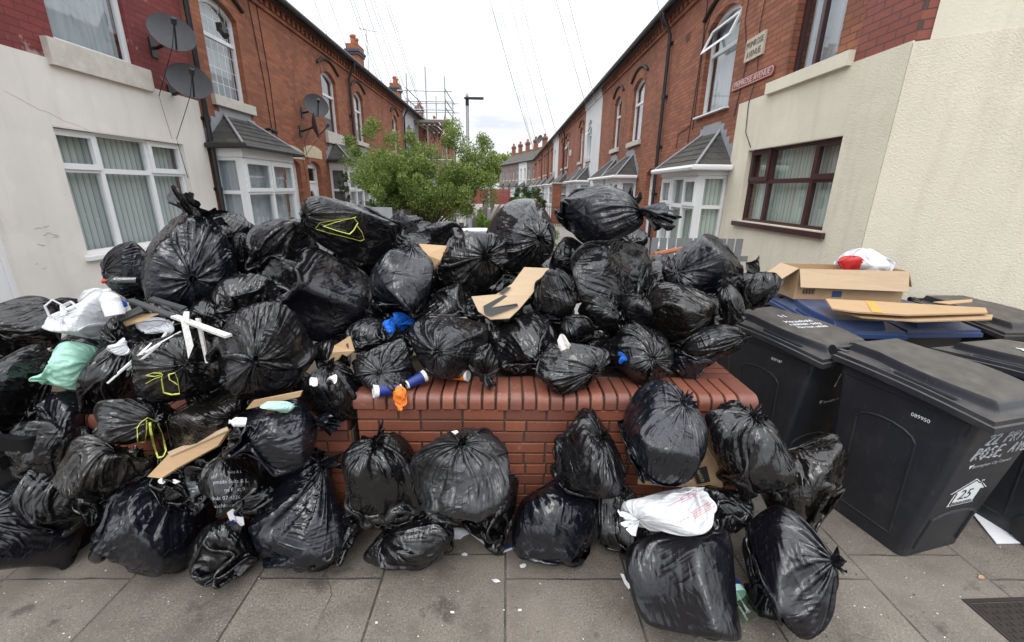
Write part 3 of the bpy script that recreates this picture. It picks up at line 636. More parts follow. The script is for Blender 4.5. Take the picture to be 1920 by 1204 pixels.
# brick quoin band beside the upper window
c = MB(); c.plate([(0, 3.362), (.72, 3.362), (.72, 5.6), (0, 5.6)], [], .001, .008, M, 'brick_quoin'); c.build('wall_quoin', root)
cb = MB(); cb.tube([M(2.72, 5.5, .012), M(2.85, 4.4, .012), M(2.70, 3.7, .014), M(2.78, 3.3, .03), M(2.72, 2.9, .034), M(2.5, 2.66, .034)], .006, 'cable', 5)
cb.tube([M(2.62, 2.1, .034), M(2.62, 2.11, .034)], .003, 'cable', 4); cb.build('cable', root)
Y = 7.5; W = 3.72
root, M = house('terraced_house', 'orange brick house with open fanlight upstairs, carrying the street name plates', -1, RX, Y, W, 5.95, 'brick_right',
  [WR(.5, 1.7, open_top=True, sill='upvc', sill_h=.03, sx=.05)], [dict(y0=2.75, y1=3.5, z1=2.45)], [dict(y0=.12, y1=1.86, proj=.5, zs=.9, zh=2.27, ze=2.42, zr=3.03, lights=3, cover='blinds_green', gut='upvc', wallmat='brick_right')], pipe=3.66, group='brick houses of the right terrace')
cb = MB()
for k, pts in enumerate(([(1.92, 5.6), (1.9, 4.6), (1.95, 3.8), (2.02, 3.0), (1.9, 2.6)], [(1.85, 5.6), (1.5, 5.3), (1.85, 4.9), (1.86, 3.2)], [(2.0, 3.3), (2.6, 3.2), (2.65, 2.9)], [(.25, 5.7), (.32, 4.6), (.05, 4.0), (.2, 3.2)])):
    cb.tube([M(a, b_, .012) for a, b_ in pts], .007, 'cable', 5)
cb.build('cable', root)
vb = MB(); vb.box((2.6, 5.0, .002), (2.83, 5.15, .012), 'terracotta', M)
for k in range(4): vb.box((2.615, 5.015+k*.034, .012), (2.815, 5.035+k*.034, .018), 'metal_dark', M)
vb.build('air_brick', root)
# stone plaque and street name plate, each a thing fixed to the brickwork
def plate_sign(name, label, cat, y0, y1, z0, z1, base, border, letters, size, lines, depth=.03, cham=0):
    t = thing(name, label, cat, (RX, Y, 0)); t.location = (RX-.002, Y, 0); MM = lambda y, z, d: (-d, y, z)
    c_ = cham; out = [(y0+c_, z0), (y1-c_, z0), (y1, z0+c_), (y1, z1-c_), (y1-c_, z1), (y0+c_, z1), (y0, z1-c_), (y0, z0+c_)] if cham else [(y0, z0), (y1, z0), (y1, z1), (y0, z1)]
    b = MB(); b.plate(out, [], 0, depth, MM, base); b.build('plate', t)
    if border:
        e = .012; ins = [(a+(e if a < (y0+y1)/2 else -e), z+(e if z < (z0+z1)/2 else -e)) for a, z in out]
        e = .02; ins2 = [(a+(e if a < (y0+y1)/2 else -e), z+(e if z < (z0+z1)/2 else -e)) for a, z in out]
        b = MB(); b.plate(ins, [ins2], depth+.0005, depth+.003, MM, border); b.build('border', t)
    for i, (s, zc) in enumerate(lines):
        me = text_mesh(s, size, letters, 'lettering', .002); w = max(v.co.x for v in me.vertices)-min(v.co.x for v in me.vertices); k = (y1-y0)*(.86)/w if cham else 1
        put_mesh(me, 'lettering', t, lambda x, y_, z_: MM((y0+y1)/2-x*k, zc+y_*1.1, depth+.003+z_))
    return t
MY = Y
plate_sign('stone_plaque', 'worn pale stone plaque lettered PRIMROSE AVENUE set in the brickwork', 'plaque', 7.10-MY, 7.61-MY, 3.95, 4.26, 'plaque_stone', None, 'plaque_letter', .105, [('PRIMROSE', 4.165), ('AVENUE', 4.03)])
plate_sign('street_name_plate', 'brown street name plate with white letters PRIMROSE AVENUE below the stone plaque', 'street sign', 6.73-MY, 7.90-MY, 3.595, 3.735, 'sign_red', 'sign_pink', 'sign_pink', .1, [('PRIMROSE AVENUE', 3.665)], .02, .035)
def rhouse(label, Y, mir, wall='brick_right', chim=False, pipe=None, wo=None, opn=False, cov='net_curtain', grp='brick houses of the right terrace', hood=True, sill='stone_sill'):
    w = 3.72
    wy = (.55, 1.5) if not mir else (1.95, 2.95)
    if wo: wy = wo
    return house('terraced_house', label, -1, RX, Y, w, 5.95, wall, [WR(*wy, cover=cov, open_top=opn, sill=sill)], [dict(y0=.12 if mir else 2.75, y1=.88 if mir else 3.5, z1=2.45)],
      [dict(y0=1.8 if mir else .15, y1=3.55 if mir else 1.9, proj=.5, zs=.9, zh=2.27, ze=2.42, zr=3.03, lights=3, gut='upvc', wallmat=wall)], chim=(3.72, -1.1, 6.0, 6.75, 2) if chim else None, pipe=pipe, group=grp, hood=hood)
rhouse('orange brick house of the right terrace with white door beside the black drainpipe', 11.22, 1, wo=(1.82, 2.95))
rhouse('orange brick house of the right terrace between the drainpipe house and the white rendered house', 14.96, 0, chim=True, sill='stone_sill')
r4, M4 = rhouse('white rendered house in the right terrace with an open fanlight upstairs', 18.7, 1, wall='white_render', opn=True, hood=False, grp='white houses of the right terrace')
names = ['nearest brick house beyond the white rendered house in the right terrace', 'second brick house beyond the white rendered house, right terrace', 'third brick house beyond the white rendered house, right terrace', 'small far white rendered house in the middle of the right terrace',
  'brick house just beyond the far white house in the right terrace', 'second brick house beyond the far white house in the right terrace', 'third brick house beyond the far white house in the right terrace', 'third brick house from the far end of the right terrace', 'second brick house from the far end of the right terrace', 'last brick house of the right terrace, with a dish on its chimney', 'brick house at the far turn of the right terrace']
for i, nm in enumerate(names):
    rhouse(nm, 22.44+3.74*i, i % 2, wall='white_render' if i == 3 else 'brick_right', chim=i % 2 == 1, opn=i == 1, pipe=3.66 if i in (1, 4, 6) else None, hood=i != 3, grp='white houses of the right terrace' if i == 3 else 'brick houses of the right terrace')
mb = MB(); mb.box((.0, 1.15, 3.95), (.08, 1.4, 4.25), 'upvc'); ab = mb.build('alarm_box', None); ab.location = (RX-.09, 26.2-.6, 0); recenter(ab); ab.location = (RX-.045, 26.9, 3.95); tag(ab, 'small white alarm box on the brick wall of the right terrace', 'alarm box')
# far row closing the street
fn = ['first', 'second', 'third', 'fourth', 'fifth']
for i in range(5):
    A = np.array([3.9, 62.5]); d = np.array([-.274, .962]); p = A+d*(3.9*i)
    r_, m_ = house('terraced_house', 'pale brick house of the far row across the street end, %s from the right' % fn[i], -1, p[0], p[1], 3.9, 6.0, 'brick_far' if i != 1 else 'white_render', [dict(y0=.5, y1=1.3, z0=3.4, zs=5.0, rise=.0, cover='grey_curtain'), dict(y0=2.4, y1=3.2, z0=3.4, zs=5.0, rise=0, cover='net_curtain')],
      [dict(y0=2.6, y1=3.4, z1=2.45, rise=0)], [dict(y0=.3, y1=2.1, proj=.6, zs=.9, zh=2.27, ze=2.42, zr=3.03)], chim=(3.7, -2.6, 7.0, 9.2, 4), dentil=False, group='pale houses of the far row')
    r_.rotation_euler.z = .278

# ------------------------------------------------------------------ satellite dishes
def dish(label, px, py, X, r, nrm, wallX, squash=.88, side=1):
    C = onX(px, py, X); t = thing('satellite_dish', label, 'satellite dish', tuple(C), 0, 'satellite dishes on the left terrace' if wallX < 0 else 'satellite dishes')
    n = Vector(nrm).normalized(); up = Vector((0, 0, 1)); rt = up.cross(n).normalized(); up = n.cross(rt)
    F = lambda a, b_, c_: tuple(rt*a*r*.0+rt*a+up*b_+n*c_)
    b = MB(); secs = []; N = 40
    for q, dz in ((.02, 0), (.25, .006), (.5, .025), (.75, .056), (.95, .09), (1., .1), (1.015, .094), (.97, .076), (.75, .04), (.5, .008), (.2, -.012)):
        secs.append([F(q*r*math.cos(2*math.pi*k/N), q*r*squash**-1*math.sin(2*math.pi*k/N)*.88, dz*r/.3-.02) for k in range(N)])
    b.loft(secs, 'dish_grey', True, True); b.build('reflector', t)
    b = MB(); b.tube([F(0, -r*.92, .02), F(0, -r*.55, .16), F(0, -r*.12, .30)], .012, 'black_pipe', 6); b.tube([F(0, -r*.16, .27), F(0, -r*.02, .34)], [.03, .036], 'gutter_black', 10); b.build('feed_arm', t)
    b = MB(); wl = Vector((wallX-C[0], 0, 0)); bk = Vector(F(0, -.05, -.03))
    b.tube([bk, Vector((wallX-C[0]+.06*(1 if wallX < 0 else -1), bk.y+.12, -.12)), Vector((wallX-C[0], bk.y+.12, -.12))], .022, 'black_pipe', 8); b.box((wallX-C[0]-.02, bk.y+.06, -.24), (wallX-C[0]+.02, bk.y+.18, 0), 'black_pipe'); b.build('wall_bracket', t)
    b = MB(); b.tube([F(0, -r*.1, .3), F(-.05, -r*.9, .1), F(-.12, -r*1.4, -.05), (wallX-C[0]+.02, .02, -.75), (wallX-C[0]+.02, .1, -1.3)], .005, 'cable', 5); b.build('cable', t)
dish('grey satellite dish on the red painted brick, upper of the two by the drainpipe', 322, 67, -4.62, .27, (.62, -.62, .42), -5)
dish('grey satellite dish at the cream render edge, lower of the two by the drainpipe', 355, 157, -4.62, .27, (.62, -.62, .42), -5)
dish('grey satellite dish on the orange brick wall, above an edge-on dish', 592, 200, -4.6, .275, (.55, -.75, .35), -5)
dish('grey satellite dish seen edge-on below another dish on the orange brick wall', 588, 235, -4.62, .28, (.93, .36, .1), -5)
dish('small dish on a pole above the far chimneys of the right terrace', 1013, 262, onX(1013, 262, 4.2)[0], .55, (-.8, -.5, .3), 4.6)

# ------------------------------------------------------------------ lamp post, scaffolding, wires, aerial
def lamp(px_base, Yp, ztop, label):
    p = atY(px_base, 380, Yp); t = thing('street_lamp', label, 'street lamp', (p[0], Yp, 0), 0, None)
    b = MB(); b.tube([(0, 0, 0), (0, 0, 1.45), (0, 0, 1.5), (0, 0, ztop)], [.08, .08, .045, .036], 'galv', 14); b.build('post', t)
    h = MB(); h.tube([(0, 0, ztop-.1), (0, 0, ztop+.07)], .042, 'lamp_black', 12); h.loft([[(x, y*wd, ztop+.05+zo*.6) for y, zo in ((-1, 0), (1, 0), (1, .05), (.5, .075), (-.5, .075), (-1, .05))] for x, wd in ((-.07, .04), (0, .065), (.18, .08), (.32, .08), (.40, .06))], 'lamp_black', True, False); h.build('lantern', t)
    s = MB(); s.tube([(.0, 0, ztop+.11), (0, 0, ztop+.17)], [.04, .03], 'galv', 10); s.build('light_sensor', t); return t
lamp(879, 11.5, atY(872, 190, 11.5)[2], 'grey street lamp post with black lantern rising behind the green tree')
pf = atY(917, 380, 26.0); t = thing('post', 'thin grey post standing beside the far end of the wooden fence', 'post', (pf[0], 26, 0)); b = MB(); b.tube([(0, 0, 0), (0, 0, .9), (0, 0, .95), (0, 0, 2.4)], [.12, .12, .07, .06], 'galv', 10); b.build('shaft', t)

sx0, sx1, sy0, sy1 = -5.35, -3.35, 25.2, 28.6
t = thing('scaffolding', 'steel tube scaffolding with a board platform against the left terrace', 'scaffolding', (sx0, sy0, 0))
for i, x in enumerate((0, (sx1-sx0)*.5, sx1-sx0)):
    for j, y in enumerate((0, sy1-sy0)):
        b = MB(); b.tube([(x, y, 0), (x, y, [7.75, 6.9, 8.05, 7.3, 7.6, 7.1][i*2+j])], .035, 'galv', 8); b.build('standard', t)
for z in (1.9, 3.5, 5.25, 6.0, 6.4, 6.9):
    for y in (0, sy1-sy0): b = MB(); b.tube([(-.5, y-.05, z), (sx1-sx0+.4, y-.05, z)], .03, 'galv', 8); b.build('ledger', t)
    if z > 4:
        for x in (0, sx1-sx0): b = MB(); b.tube([(x+.05, -.5, z+.05), (x+.05, sy1-sy0+.5, z+.05)], .03, 'galv', 8); b.build('transom', t)
b = MB(); b.tube([(sx1-sx0, 0, 4.2), (sx1-sx0, sy1-sy0, 6.0)], .03, 'galv', 8); b.tube([(sx1-sx0-.4, 0, 4.1), (sx1-sx0, 0, 5.9)], .03, 'terracotta', 8); b.build('brace', t)
b = MB()
for k in range(8): b.box((-.3+k*.29, -.35, 5.31), (-.3+k*.29+.22, sy1-sy0+.35, 5.34), 'wood')
b.box((-.35, -.37, 5.34), (sx1-sx0+.2, -.34, 5.46), 'grey_wood'); b.build('platform', t)
pole = np.array([-2.2, .6, 9.3])
wl = [(627, 90, 'L'), (662, 80, 'L'), (716, 150, 'L'), (725, 170, 'L'), (745, 150, 'L'), (779, 195, 'L'), (770, 180, 'L'), (800, 170, 'L'), (803, 200, 'L'), (985, 278, 'R'), (975, 280, 'R'), (1000, 290, 'R'), (1015, 270, 'R'), (1032, 245, 'R'), (1048, 222, 'R'), (1104, 170, 'R'), (1120, 150, 'R'), (1250, 28, 'R')]
for i, (px, py, sd) in enumerate(wl):
    X = -5.0 if sd == 'L' else 3.75
    Yv = onX(px, py, X)[1]; e = np.array([X, min(Yv, 58), 5.6]); pts = []
    pl = pole+np.array([(i % 5)*.06-.12, (i % 3)*.1, -(i % 4)*.05])
    for q in np.linspace(0, 1, 24): p = pl*(1-q)+e*q; p = p+np.array([0, 0, -.35*4*q*(1-q)*min(1, Yv/25)]); pts.append(p)
    b = MB(); b.tube(pts, [.0035+.011*q*min(1, Yv/40) for q in np.linspace(0, 1, 24)], 'wire_grey' if i not in (7,) else 'cable', 5); o = b.build('overhead_wire')
    recenter(o); tag(o, 'thin telephone wire fanning across the white sky to the %s terrace' % ('left' if sd == 'L' else 'right'), 'wire', 'telephone wires to the %s terrace' % ('left' if sd == 'L' else 'right'))
p = atY(722, 160, 23); b = MB(); b.tube([(0, 0, 0), (0, 0, 2.0)], .02, 'galv', 6); b.tube([(-.3, -.1, 1.95), (.5, .2, 1.9)], .014, 'galv', 5)
for k in range(5): b.tube([(-.2+k*.15, -.25, 1.95), (-.2+k*.15, .25, 1.95)], .009, 'galv', 4)
o = b.build('tv_aerial'); o.location = (-6.2, 21.5, 6.6); tag(o, 'thin television aerial standing on the left terrace roof between two chimneys', 'aerial')

# ------------------------------------------------------------------ fences, gates and garden things
def fence(name, label, P0, P1, h, pitch, wd, mat, rails=True, pointed=False, th=.02, gap=True, jig=0):
    P0, P1 = np.array(P0, float), np.array(P1, float); L = np.linalg.norm(P1-P0); d = (P1-P0)/L
    t = thing(name, label, 'fence', (P0[0], P0[1], 0), math.atan2(d[1], d[0])); n = int(L/pitch); rr = random.Random(int(L*100)); b = MB()
    for i in range(n):
        x = i*pitch; hh = h+rr.uniform(-jig, jig); o_ = rr.uniform(-jig, jig)*.2
        if pointed: b.plate([(x, .05), (x+wd, .05), (x+wd, hh-wd*.4), (x+wd/2, hh), (x, hh-wd*.4)], [], -th/2, th/2, lambda u, v, w: (u, w+o_, v), mat)
        else: b.box((x, -th/2+o_, .04), (x+wd, th/2+o_, hh), mat)
    b.build('boards', t)
    if rails: 
        b = MB(); b.box((0, th/2+.012, h*.25), (L, th/2+.05, h*.25+.08), mat); b.box((0, th/2+.012, h*.75), (L, th/2+.05, h*.75+.08), mat); b.build('rail', t)
    for i in range(int(L/2.4)+1):
        b = MB(); x = min(i*2.4, L); b.box((x-.05, th/2+.055, 0), (x+.05, th/2+.155, h+.06), mat); b.build('post', t)
    return t
fence('wooden_fence', 'weathered brown board fence along the left side of the path', (-1.0, 8.6), (-1.15, 25.5), 1.12, .155, .14, 'grey_wood', jig=.03)
fence('wooden_fence', 'old board fence along the path beyond the thin grey post', (-1.2, 26.5), (-1.5, 52), 1.2, .2, .17, 'wood', jig=.03)
fence('boundary_fence', 'red brown board fence closing the far end of the path', (-7, 60.5), (.6, 60.5), 2.0, .2, .19, 'red_wood')
fence('picket_fence', 'dark grey picket fence in front of the near right bay window', (1.5, 6.3), (3.6, 6.3), 1.35, .125, .095, 'picket_grey')
fence('picket_fence', 'white picket fence in the garden behind the black office chair', (-4.4, 13.6), (-1.2, 13.6), 1.1, .14, .08, 'upvc', pointed=True)
t = thing('metal_railing', 'black railing in a right front garden beside the orange flowers', 'railing', (1.6, 24, 0)); b = MB()
for k in range(14): b.tube([(k*.12, 0, 0), (k*.12, 0, 1.15)], .012, 'gutter_black', 6)
b.tube([(-.05, 0, 1.1), (1.65, 0, 1.1)], .02, 'gutter_black', 6); b.tube([(-.05, 0, .15), (1.65, 0, .15)], .02, 'gutter_black', 6); b.build('bars', t)
t = thing('brick_pier', 'orange brick pier between bay windows of the right terrace', 'pier', (2.95, 26.6, 0)); b = MB(); b.box((-.25, -.25, 0), (.25, .25, 2.35), 'brick_right'); b.build('shaft', t); b = MB(); b.box((-.3, -.3, 2.352), (.3, .3, 2.42), 'stone_sill'); b.build('cap', t)
t = thing('handrail', 'rusty brown handrail behind the pile in front of the grey pickets', 'handrail', tuple(atY(1228, 476, 4.3)))
a_, b_ = atY(1226, 478, 4.2), atY(1300, 462, 4.5); b = MB(); b.tube([(0, 0, 0), tuple(b_-a_)], .025, 'terracotta', 8); b.build('rail', t)
b = MB(); b.tube([(0, 0, 0), (0, 0, -a_[2])], .022, 'terracotta', 8); b.build('post', t); t.location = tuple(a_)

# ------------------------------------------------------------------ trees and shrubs
def leaves(rng, C, n, size, mat, parent, name):
    """C: (m,4) cluster centres and radii; n leaf blades"""
    k = rng.integers(0, len(C), n); u = rng.normal(size=(n, 3)); u /= np.linalg.norm(u, axis=1, keepdims=True)
    P = C[k, :3]+u*(C[k, 3:4]*rng.uniform(.15, 1, (n, 1))**.6)
    D = rng.normal(size=(n, 3)); D[:, 2] += .45; D /= np.linalg.norm(D, axis=1, keepdims=True)
    S = np.cross(D, rng.normal(size=(n, 3))); S /= np.linalg.norm(S, axis=1, keepdims=True); L = size*rng.uniform(.6, 1.35, (n, 1)); w = L*.27
    nn = np.cross(D, S)
    V = np.stack([P, P+D*L*.5+S*w+nn*L*.06, P+D*L, P+D*L*.5-S*w+nn*L*.06], 1).reshape(-1, 3)
    F = np.arange(n*4).reshape(-1, 4)
    me = bpy.data.meshes.new(name); me.vertices.add(n*4); me.vertices.foreach_set('co', V.astype(np.float32).ravel()); me.loops.add(n*4); me.loops.foreach_set('vertex_index', F.ravel().astype(np.int32))
    me.polygons.add(n); me.polygons.foreach_set('loop_start', np.arange(n, dtype=np.int32)*4); me.polygons.foreach_set('loop_total', np.full(n, 4, np.int32)); me.update(calc_edges=True); me.validate()
    me.materials.append(MATS[mat]); o = bpy.data.objects.new(name, me); COL.objects.link(o); o.parent = parent; return o
def tree(name, label, cat, loc, R, zc, n, size, mat, seed, ncl=60, trunk=.09, trunk_h=.9, hollow=.45, extra=()):
    rng = np.random.default_rng(seed); t = thing(name, label, cat, loc)
    u = rng.normal(size=(ncl, 3)); u /= np.linalg.norm(u, axis=1, keepdims=True); rad = rng.uniform(hollow, 1.0, (ncl, 1))**.7
    C = u*rad*np.array(R)+np.array([0, 0, zc]); C = C[C[:, 2] > .15]
    if len(extra): C = np.vstack([C, np.array(extra)])
    cl = np.hstack([C, rng.uniform(.12, .34, (len(C), 1))*min(R)])
    leaves(rng, cl, n, size, mat, t, 'crown')
    b = MB(); base = np.array([0, 0, 0.]); fork = np.array([.03, 0, trunk_h]); b.tube([base, fork*.5+np.array([.03, .02, 0]), fork], [trunk, trunk*.85, trunk*.7], 'bark', 9)
    for c in C[:min(len(C), 42)]:
        mid = fork*.45+c*.55+rng.normal(size=3)*.09*min(R); mid[2] -= .08*R[2]
        b.tube([fork, mid, c, c+(c-mid)*.35], [trunk*.42, trunk*.22, trunk*.1, .004], 'bark', 5, True)
    b.build('trunk', t); return t
tp = atY(800, 400, 9.6)
ex = []
rg = np.random.default_rng(4)
for (px, py) in ((655, 265), (668, 285), (690, 250), (700, 236), (735, 262), (770, 258), (840, 236), (848, 250), (862, 268), (905, 262), (912, 275), (895, 285), (925, 300), (660, 300), (745, 300), (840, 265), (815, 290), (780, 275), (720, 290), (870, 290), (850, 240), (700, 300), (930, 318), (918, 338), (690, 330), (720, 345), (740, 370), (770, 385), (800, 395), (830, 385), (860, 375), (885, 360), (900, 345), (760, 350), (810, 360), (850, 345), (790, 330), (700, 355), (875, 395), (845, 400), (885, 300), (895, 315), (880, 325), (905, 300), (915, 315), (890, 340), (910, 335)):
    p = atY(px, py, 9.6+rg.uniform(-.5, .5)); ex.append([p[0]-tp[0], p[1]-9.6, p[2]])
tree('garden_tree', 'spreading green leafy tree in the left front garden beside the lamp post', 'tree', (tp[0], 9.6, 0), (1.55, 1.15, .85), 2.0, 110000, .041, 'leaf', 7, 150, .07, 1.05, .2, ex)
sp_ = atY(985, 365, 17); tree('garden_shrub', 'dark green rounded shrub in a right front garden', 'shrub', (sp_[0]+.15, 18, 0), (.85, .8, .55), 1.5, 9000, .07, 'leaf_dark', 3, 60, .04, .3, .3)
sp_ = atY(965, 385, 12); tree('garden_shrub', 'bright green low shrub beside the path in front of the dark shrub', 'shrub', (.42, 12.6, 0), (.52, .6, .5), 1.35, 6500, .045, 'leaf_bright', 8, 40, .03, .25, .3)
tree('garden_shrub', 'bright green weeds growing at the foot of the wooden fence', 'shrub', (-.78, 13.6, 0), (.24, 1.4, .45), .95, 4200, .05, 'leaf_bright', 9, 40, .012, .1, .2)
tree('garden_shrub', 'low green bush in the right garden by the orange flowers', 'shrub', (1.25, 13.2, 0), (.45, .5, .4), .55, 2400, .05, 'leaf_bright', 10, 30, .02, .1, .2)
o = tree('flowering_shrub', 'shrub with orange flowers in front of the right terrace', 'shrub', (1.15, 17.2, 0), (.22, .22, .35), 1.35, 500, .06, 'leaf_dark', 12, 16, .015, .9, .2)
leaves(np.random.default_rng(2), np.array([[0, 0, 1.45, .16], [.05, 0, 1.3, .14], [-.06, 0, 1.55, .1]]), 90, .07, 'yellow_flower', o, 'flower')
tree('climbing_plant', 'straggly climber growing up the bay window of the arched door house', 'plant', (-4.4, 12.2, 0), (.2, .35, .75), 1.75, 1500, .05, 'leaf_dark', 14, 30, .02, .6, .2)
tree('far_tree', 'pale green tree top behind the far row of houses', 'tree', (-3.5, 95, 0), (7, 5, 3.0), 6.5, 3500, .5, 'leaf', 15, 50, .3, 3, .3)
# ------------------------------------------------------------------ brick planter wall (individual bricks and bullnose coping)
def brick_planter():
    t = thing('brick_planter', 'low red brick planter wall with rounded brick coping in front of the pile', 'planter wall', (.29, 2.11, 0))
    X0, X1, Yf, top, ch, pit, bw = -.83, 1.39, 2.11, .925, .085, .0703, .222
    ox, oy = .29, 2.11; rr = random.Random(2)
    core = MB(); core.box((X0+.02-ox, .010, 0), (X1-.03-ox, .62, top-.02), 'planter_mortar'); core.build('mortar_core', t)
    b = MB()
    def brk(x0, x1, z0, z1, y=0.0, d=.08):
        e = .0025; j = rr.uniform(-.002, .002)
        V = []
        for (yy, i) in ((y+j+.0, e), (y+j+e, 0)):
            V += [(x0+i-ox, yy, z0+i), (x1-i-ox, yy, z0+i), (x1-i-ox, yy, z1-i), (x0+i-ox, yy, z1-i)]
        V += [(x0-ox, y+d, z0), (x1-ox, y+d, z0), (x1-ox, y+d, z1), (x0-ox, y+d, z1)]
        F = [(0, 1, 2, 3)]+[(a+4*k, 4*k+4+a, 4*k+4+(a+1) % 4, 4*k+(a+1) % 4) for k in (0, 1) for a in range(4)]+[(8, 11, 10, 9)]
        b.add(V, F, 'planter_brick')
    for r in range(12):
        z1 = top-ch-.010-pit*r; z0 = z1-pit+.011
        if z0 < .0: break
        x = X0+.012; k = 0; first = True
        while x < X1-.02:
            L = bw if not (first and r % 2) else bw/2
            if rr.random() < .25: L = bw/2
            x1 = min(x+L, X1-.012); 
            if X1-.012-x1 < .05: x1 = X1-.012
            brk(x, x1, z0, z1); x = x1+.011; first = False
        for yy in np.arange(.09, .6, .23): b.box((X1-.085-ox, yy, z0), (X1-.012-ox, yy+.215, z1), 'planter_brick')
    b.build('brickwork', t)
    c = MB()
    def nose(x0, x1, y0, zt, dep, h=ch, r=.055):
        prof = [(y0-.012, zt-h)]+[(y0-.012+r-r*math.cos(a), zt-r+r*math.sin(a)) for a in np.linspace(0, math.pi/2, 9)]+[(y0+dep, zt), (y0+dep, zt-h)]
        e = .0035; secs = []
        for xx, sh in ((x0, e), (x0+e, 0), (x1-e, 0), (x1, e)):
            cy_ = y0+dep/2; cz = zt-h/2
            secs.append([(xx-ox, y+(sh if y < cy_ else -sh), z+(sh if z < cz else -sh)) for y, z in prof])
        c.loft(secs, 'planter_coping', True, True)
    x = X0-.012+.125
    while x < X1-.13: j = rr.uniform(-.002, .002); nose(x, x+.0635, j, top+j, .24); x += .0745
    nose(X0-.012, X0+.11, 0, top, .24); nose(x, X1+.012, 0, top, .24)
    for yy in np.arange(.25, .6, .0745): c.box((X1-.22-ox, yy, top-ch), (X1+.012-ox, yy+.0635, top-.004), 'planter_coping')
    c.build('coping', t)
    return t
def pl_mat(name, c1, c2, rough):
    tt = NT(name); o = tt.obj(); r = tt.n('NewGeometry').outputs['Random Per Island']
    c = tt.mix(r, c1, c2); n = tt.noise(o, 30, 5, .7)
    c = tt.mix(tt.ramp(n, [(.35, 0.), (.75, .4)]), c, tuple(x*.45 for x in c1)); c = tt.mix(tt.ramp(tt.noise(o, 7, 5, .7), [(.62, 0.), (.72, .55)]), c, (.42, .27, .22))
    c = tt.mix(tt.ramp(tt.noise(o, 60, 3, .6), [(.66, 0.), (.72, .5)]), c, (.03, .02, .018))
    tt.set(Base_Color=c, Roughness=tt.ramp(n, [(.3, rough*.8), (.7, rough*1.2)]), Normal=tt.bump(tt.noise(o, 130, 3), .4, .0025)); MATS[name] = tt.m
pl_mat('planter_brick', (.285, .088, .045), (.155, .052, .033), .62); pl_mat('planter_coping', (.27, .094, .058), (.18, .066, .045), .42)
plain('planter_mortar', (.075, .058, .042), .95, .4, 20, .006, 80)
brick_planter()
# the lower wall running left from the planter
t = thing('low_brick_wall', 'lower red brick wall with rounded coping running left from the planter', 'low wall', (-1.3, 2.1, 0))
c = MB(); b = MB(); rr = random.Random(8)
for r in range(11):
    z1 = .70-.0703*r; z0 = z1-.06
    if z0 < 0: break
    x = -1.2+(.11 if r % 2 else 0)
    while x < .44: x1 = min(x+.222, .44); b.box((x, .0+rr.uniform(-.002, .002), z0), (x1, .1, z1), 'planter_brick'); x = x1+.011
b.box((-1.2, .01, 0), (.45, .3, .70), 'planter_mortar'); b.build('brickwork', t)
x = -1.2
while x < .38:
    prof = [(-.012, .715)]+[(-.012+.05-.05*math.cos(a), .75+.05*math.sin(a)) for a in np.linspace(0, math.pi/2, 8)]+[(.3, .80), (.3, .715)]
    c.loft([[(xx, y, z) for y, z in prof] for xx in (x, x+.0635)], 'planter_coping', True, True); x += .0745
c.build('coping', t)

# ------------------------------------------------------------------ wheelie bins
def rrect(x0, x1, y0, y1, r, z, n=5):
    P = []
    for cx, cy, a0 in ((x1-r, y1-r, 0), (x0+r, y1-r, 90), (x0+r, y0+r, 180), (x1-r, y0+r, 270)):
        for k in range(n+1): a = math.radians(a0+90*k/n); P.append((cx+r*math.cos(a), cy+r*math.sin(a), z))
    return P
STROKE = {'2': [[(0, .8), (.15, 1), (.5, 1), (.6, .75), (0, 0), (.65, .02)]], '1': [[(.2, 0), (.25, 1)]], '.': [[(.1, .0), (.14, .06)]], ',': [[(.12, .1), (.05, -.15)]],
  'P': [[(0, 0), (.1, 1), (.5, .95), (.55, .6), (.08, .5)]], 'R': [[(0, 0), (.1, 1), (.5, .95), (.5, .62), (.08, .5), (.6, 0)]], 'I': [[(.1, 0), (.16, 1)]], 'M': [[(0, 0), (.08, 1), (.32, .4), (.58, 1), (.65, 0)]],
  'O': [[(.3, 1), (.02, .7), (.02, .25), (.3, 0), (.58, .3), (.55, .75), (.3, 1)]], 'S': [[(.55, .9), (.25, 1), (.05, .75), (.5, .35), (.4, .03), (.02, .1)]], 'E': [[(.55, 1), (.08, .97), (0, 0), (.55, .03)], [(.05, .52), (.42, .54)]],
  'A': [[(0, 0), (.32, 1), (.6, 0)], [(.1, .35), (.5, .37)]], 'V': [[(0, 1), (.28, 0), (.6, 1)]], 'e': [[(.05, .35), (.5, .42), (.42, .68), (.12, .62), (.03, .25), (.25, 0), (.55, .1)]], 's': [[(.45, .6), (.12, .66), (.1, .42), (.42, .25), (.35, .02), (0, .06)]],
  'm': [[(0, 0), (.05, .65)], [(.05, .5), (.25, .66), (.3, 0)], [(.3, .5), (.5, .66), (.58, 0)]], 'n': [[(0, 0), (.05, .65)], [(.05, .5), (.3, .66), (.4, 0)]], "'": [[(.1, 1), (.08, .75)]], 'u': [[(0, .65), (.05, .1), (.3, 0), (.45, .6)]], 'w': [[(0, .6), (.15, 0), (.3, .5), (.45, 0), (.6, .6)]]}
def bvh_of(o):
    me = o.data; return BVHTree.FromPolygons([v.co.copy() for v in me.vertices], [tuple(p.vertices) for p in me.polygons])
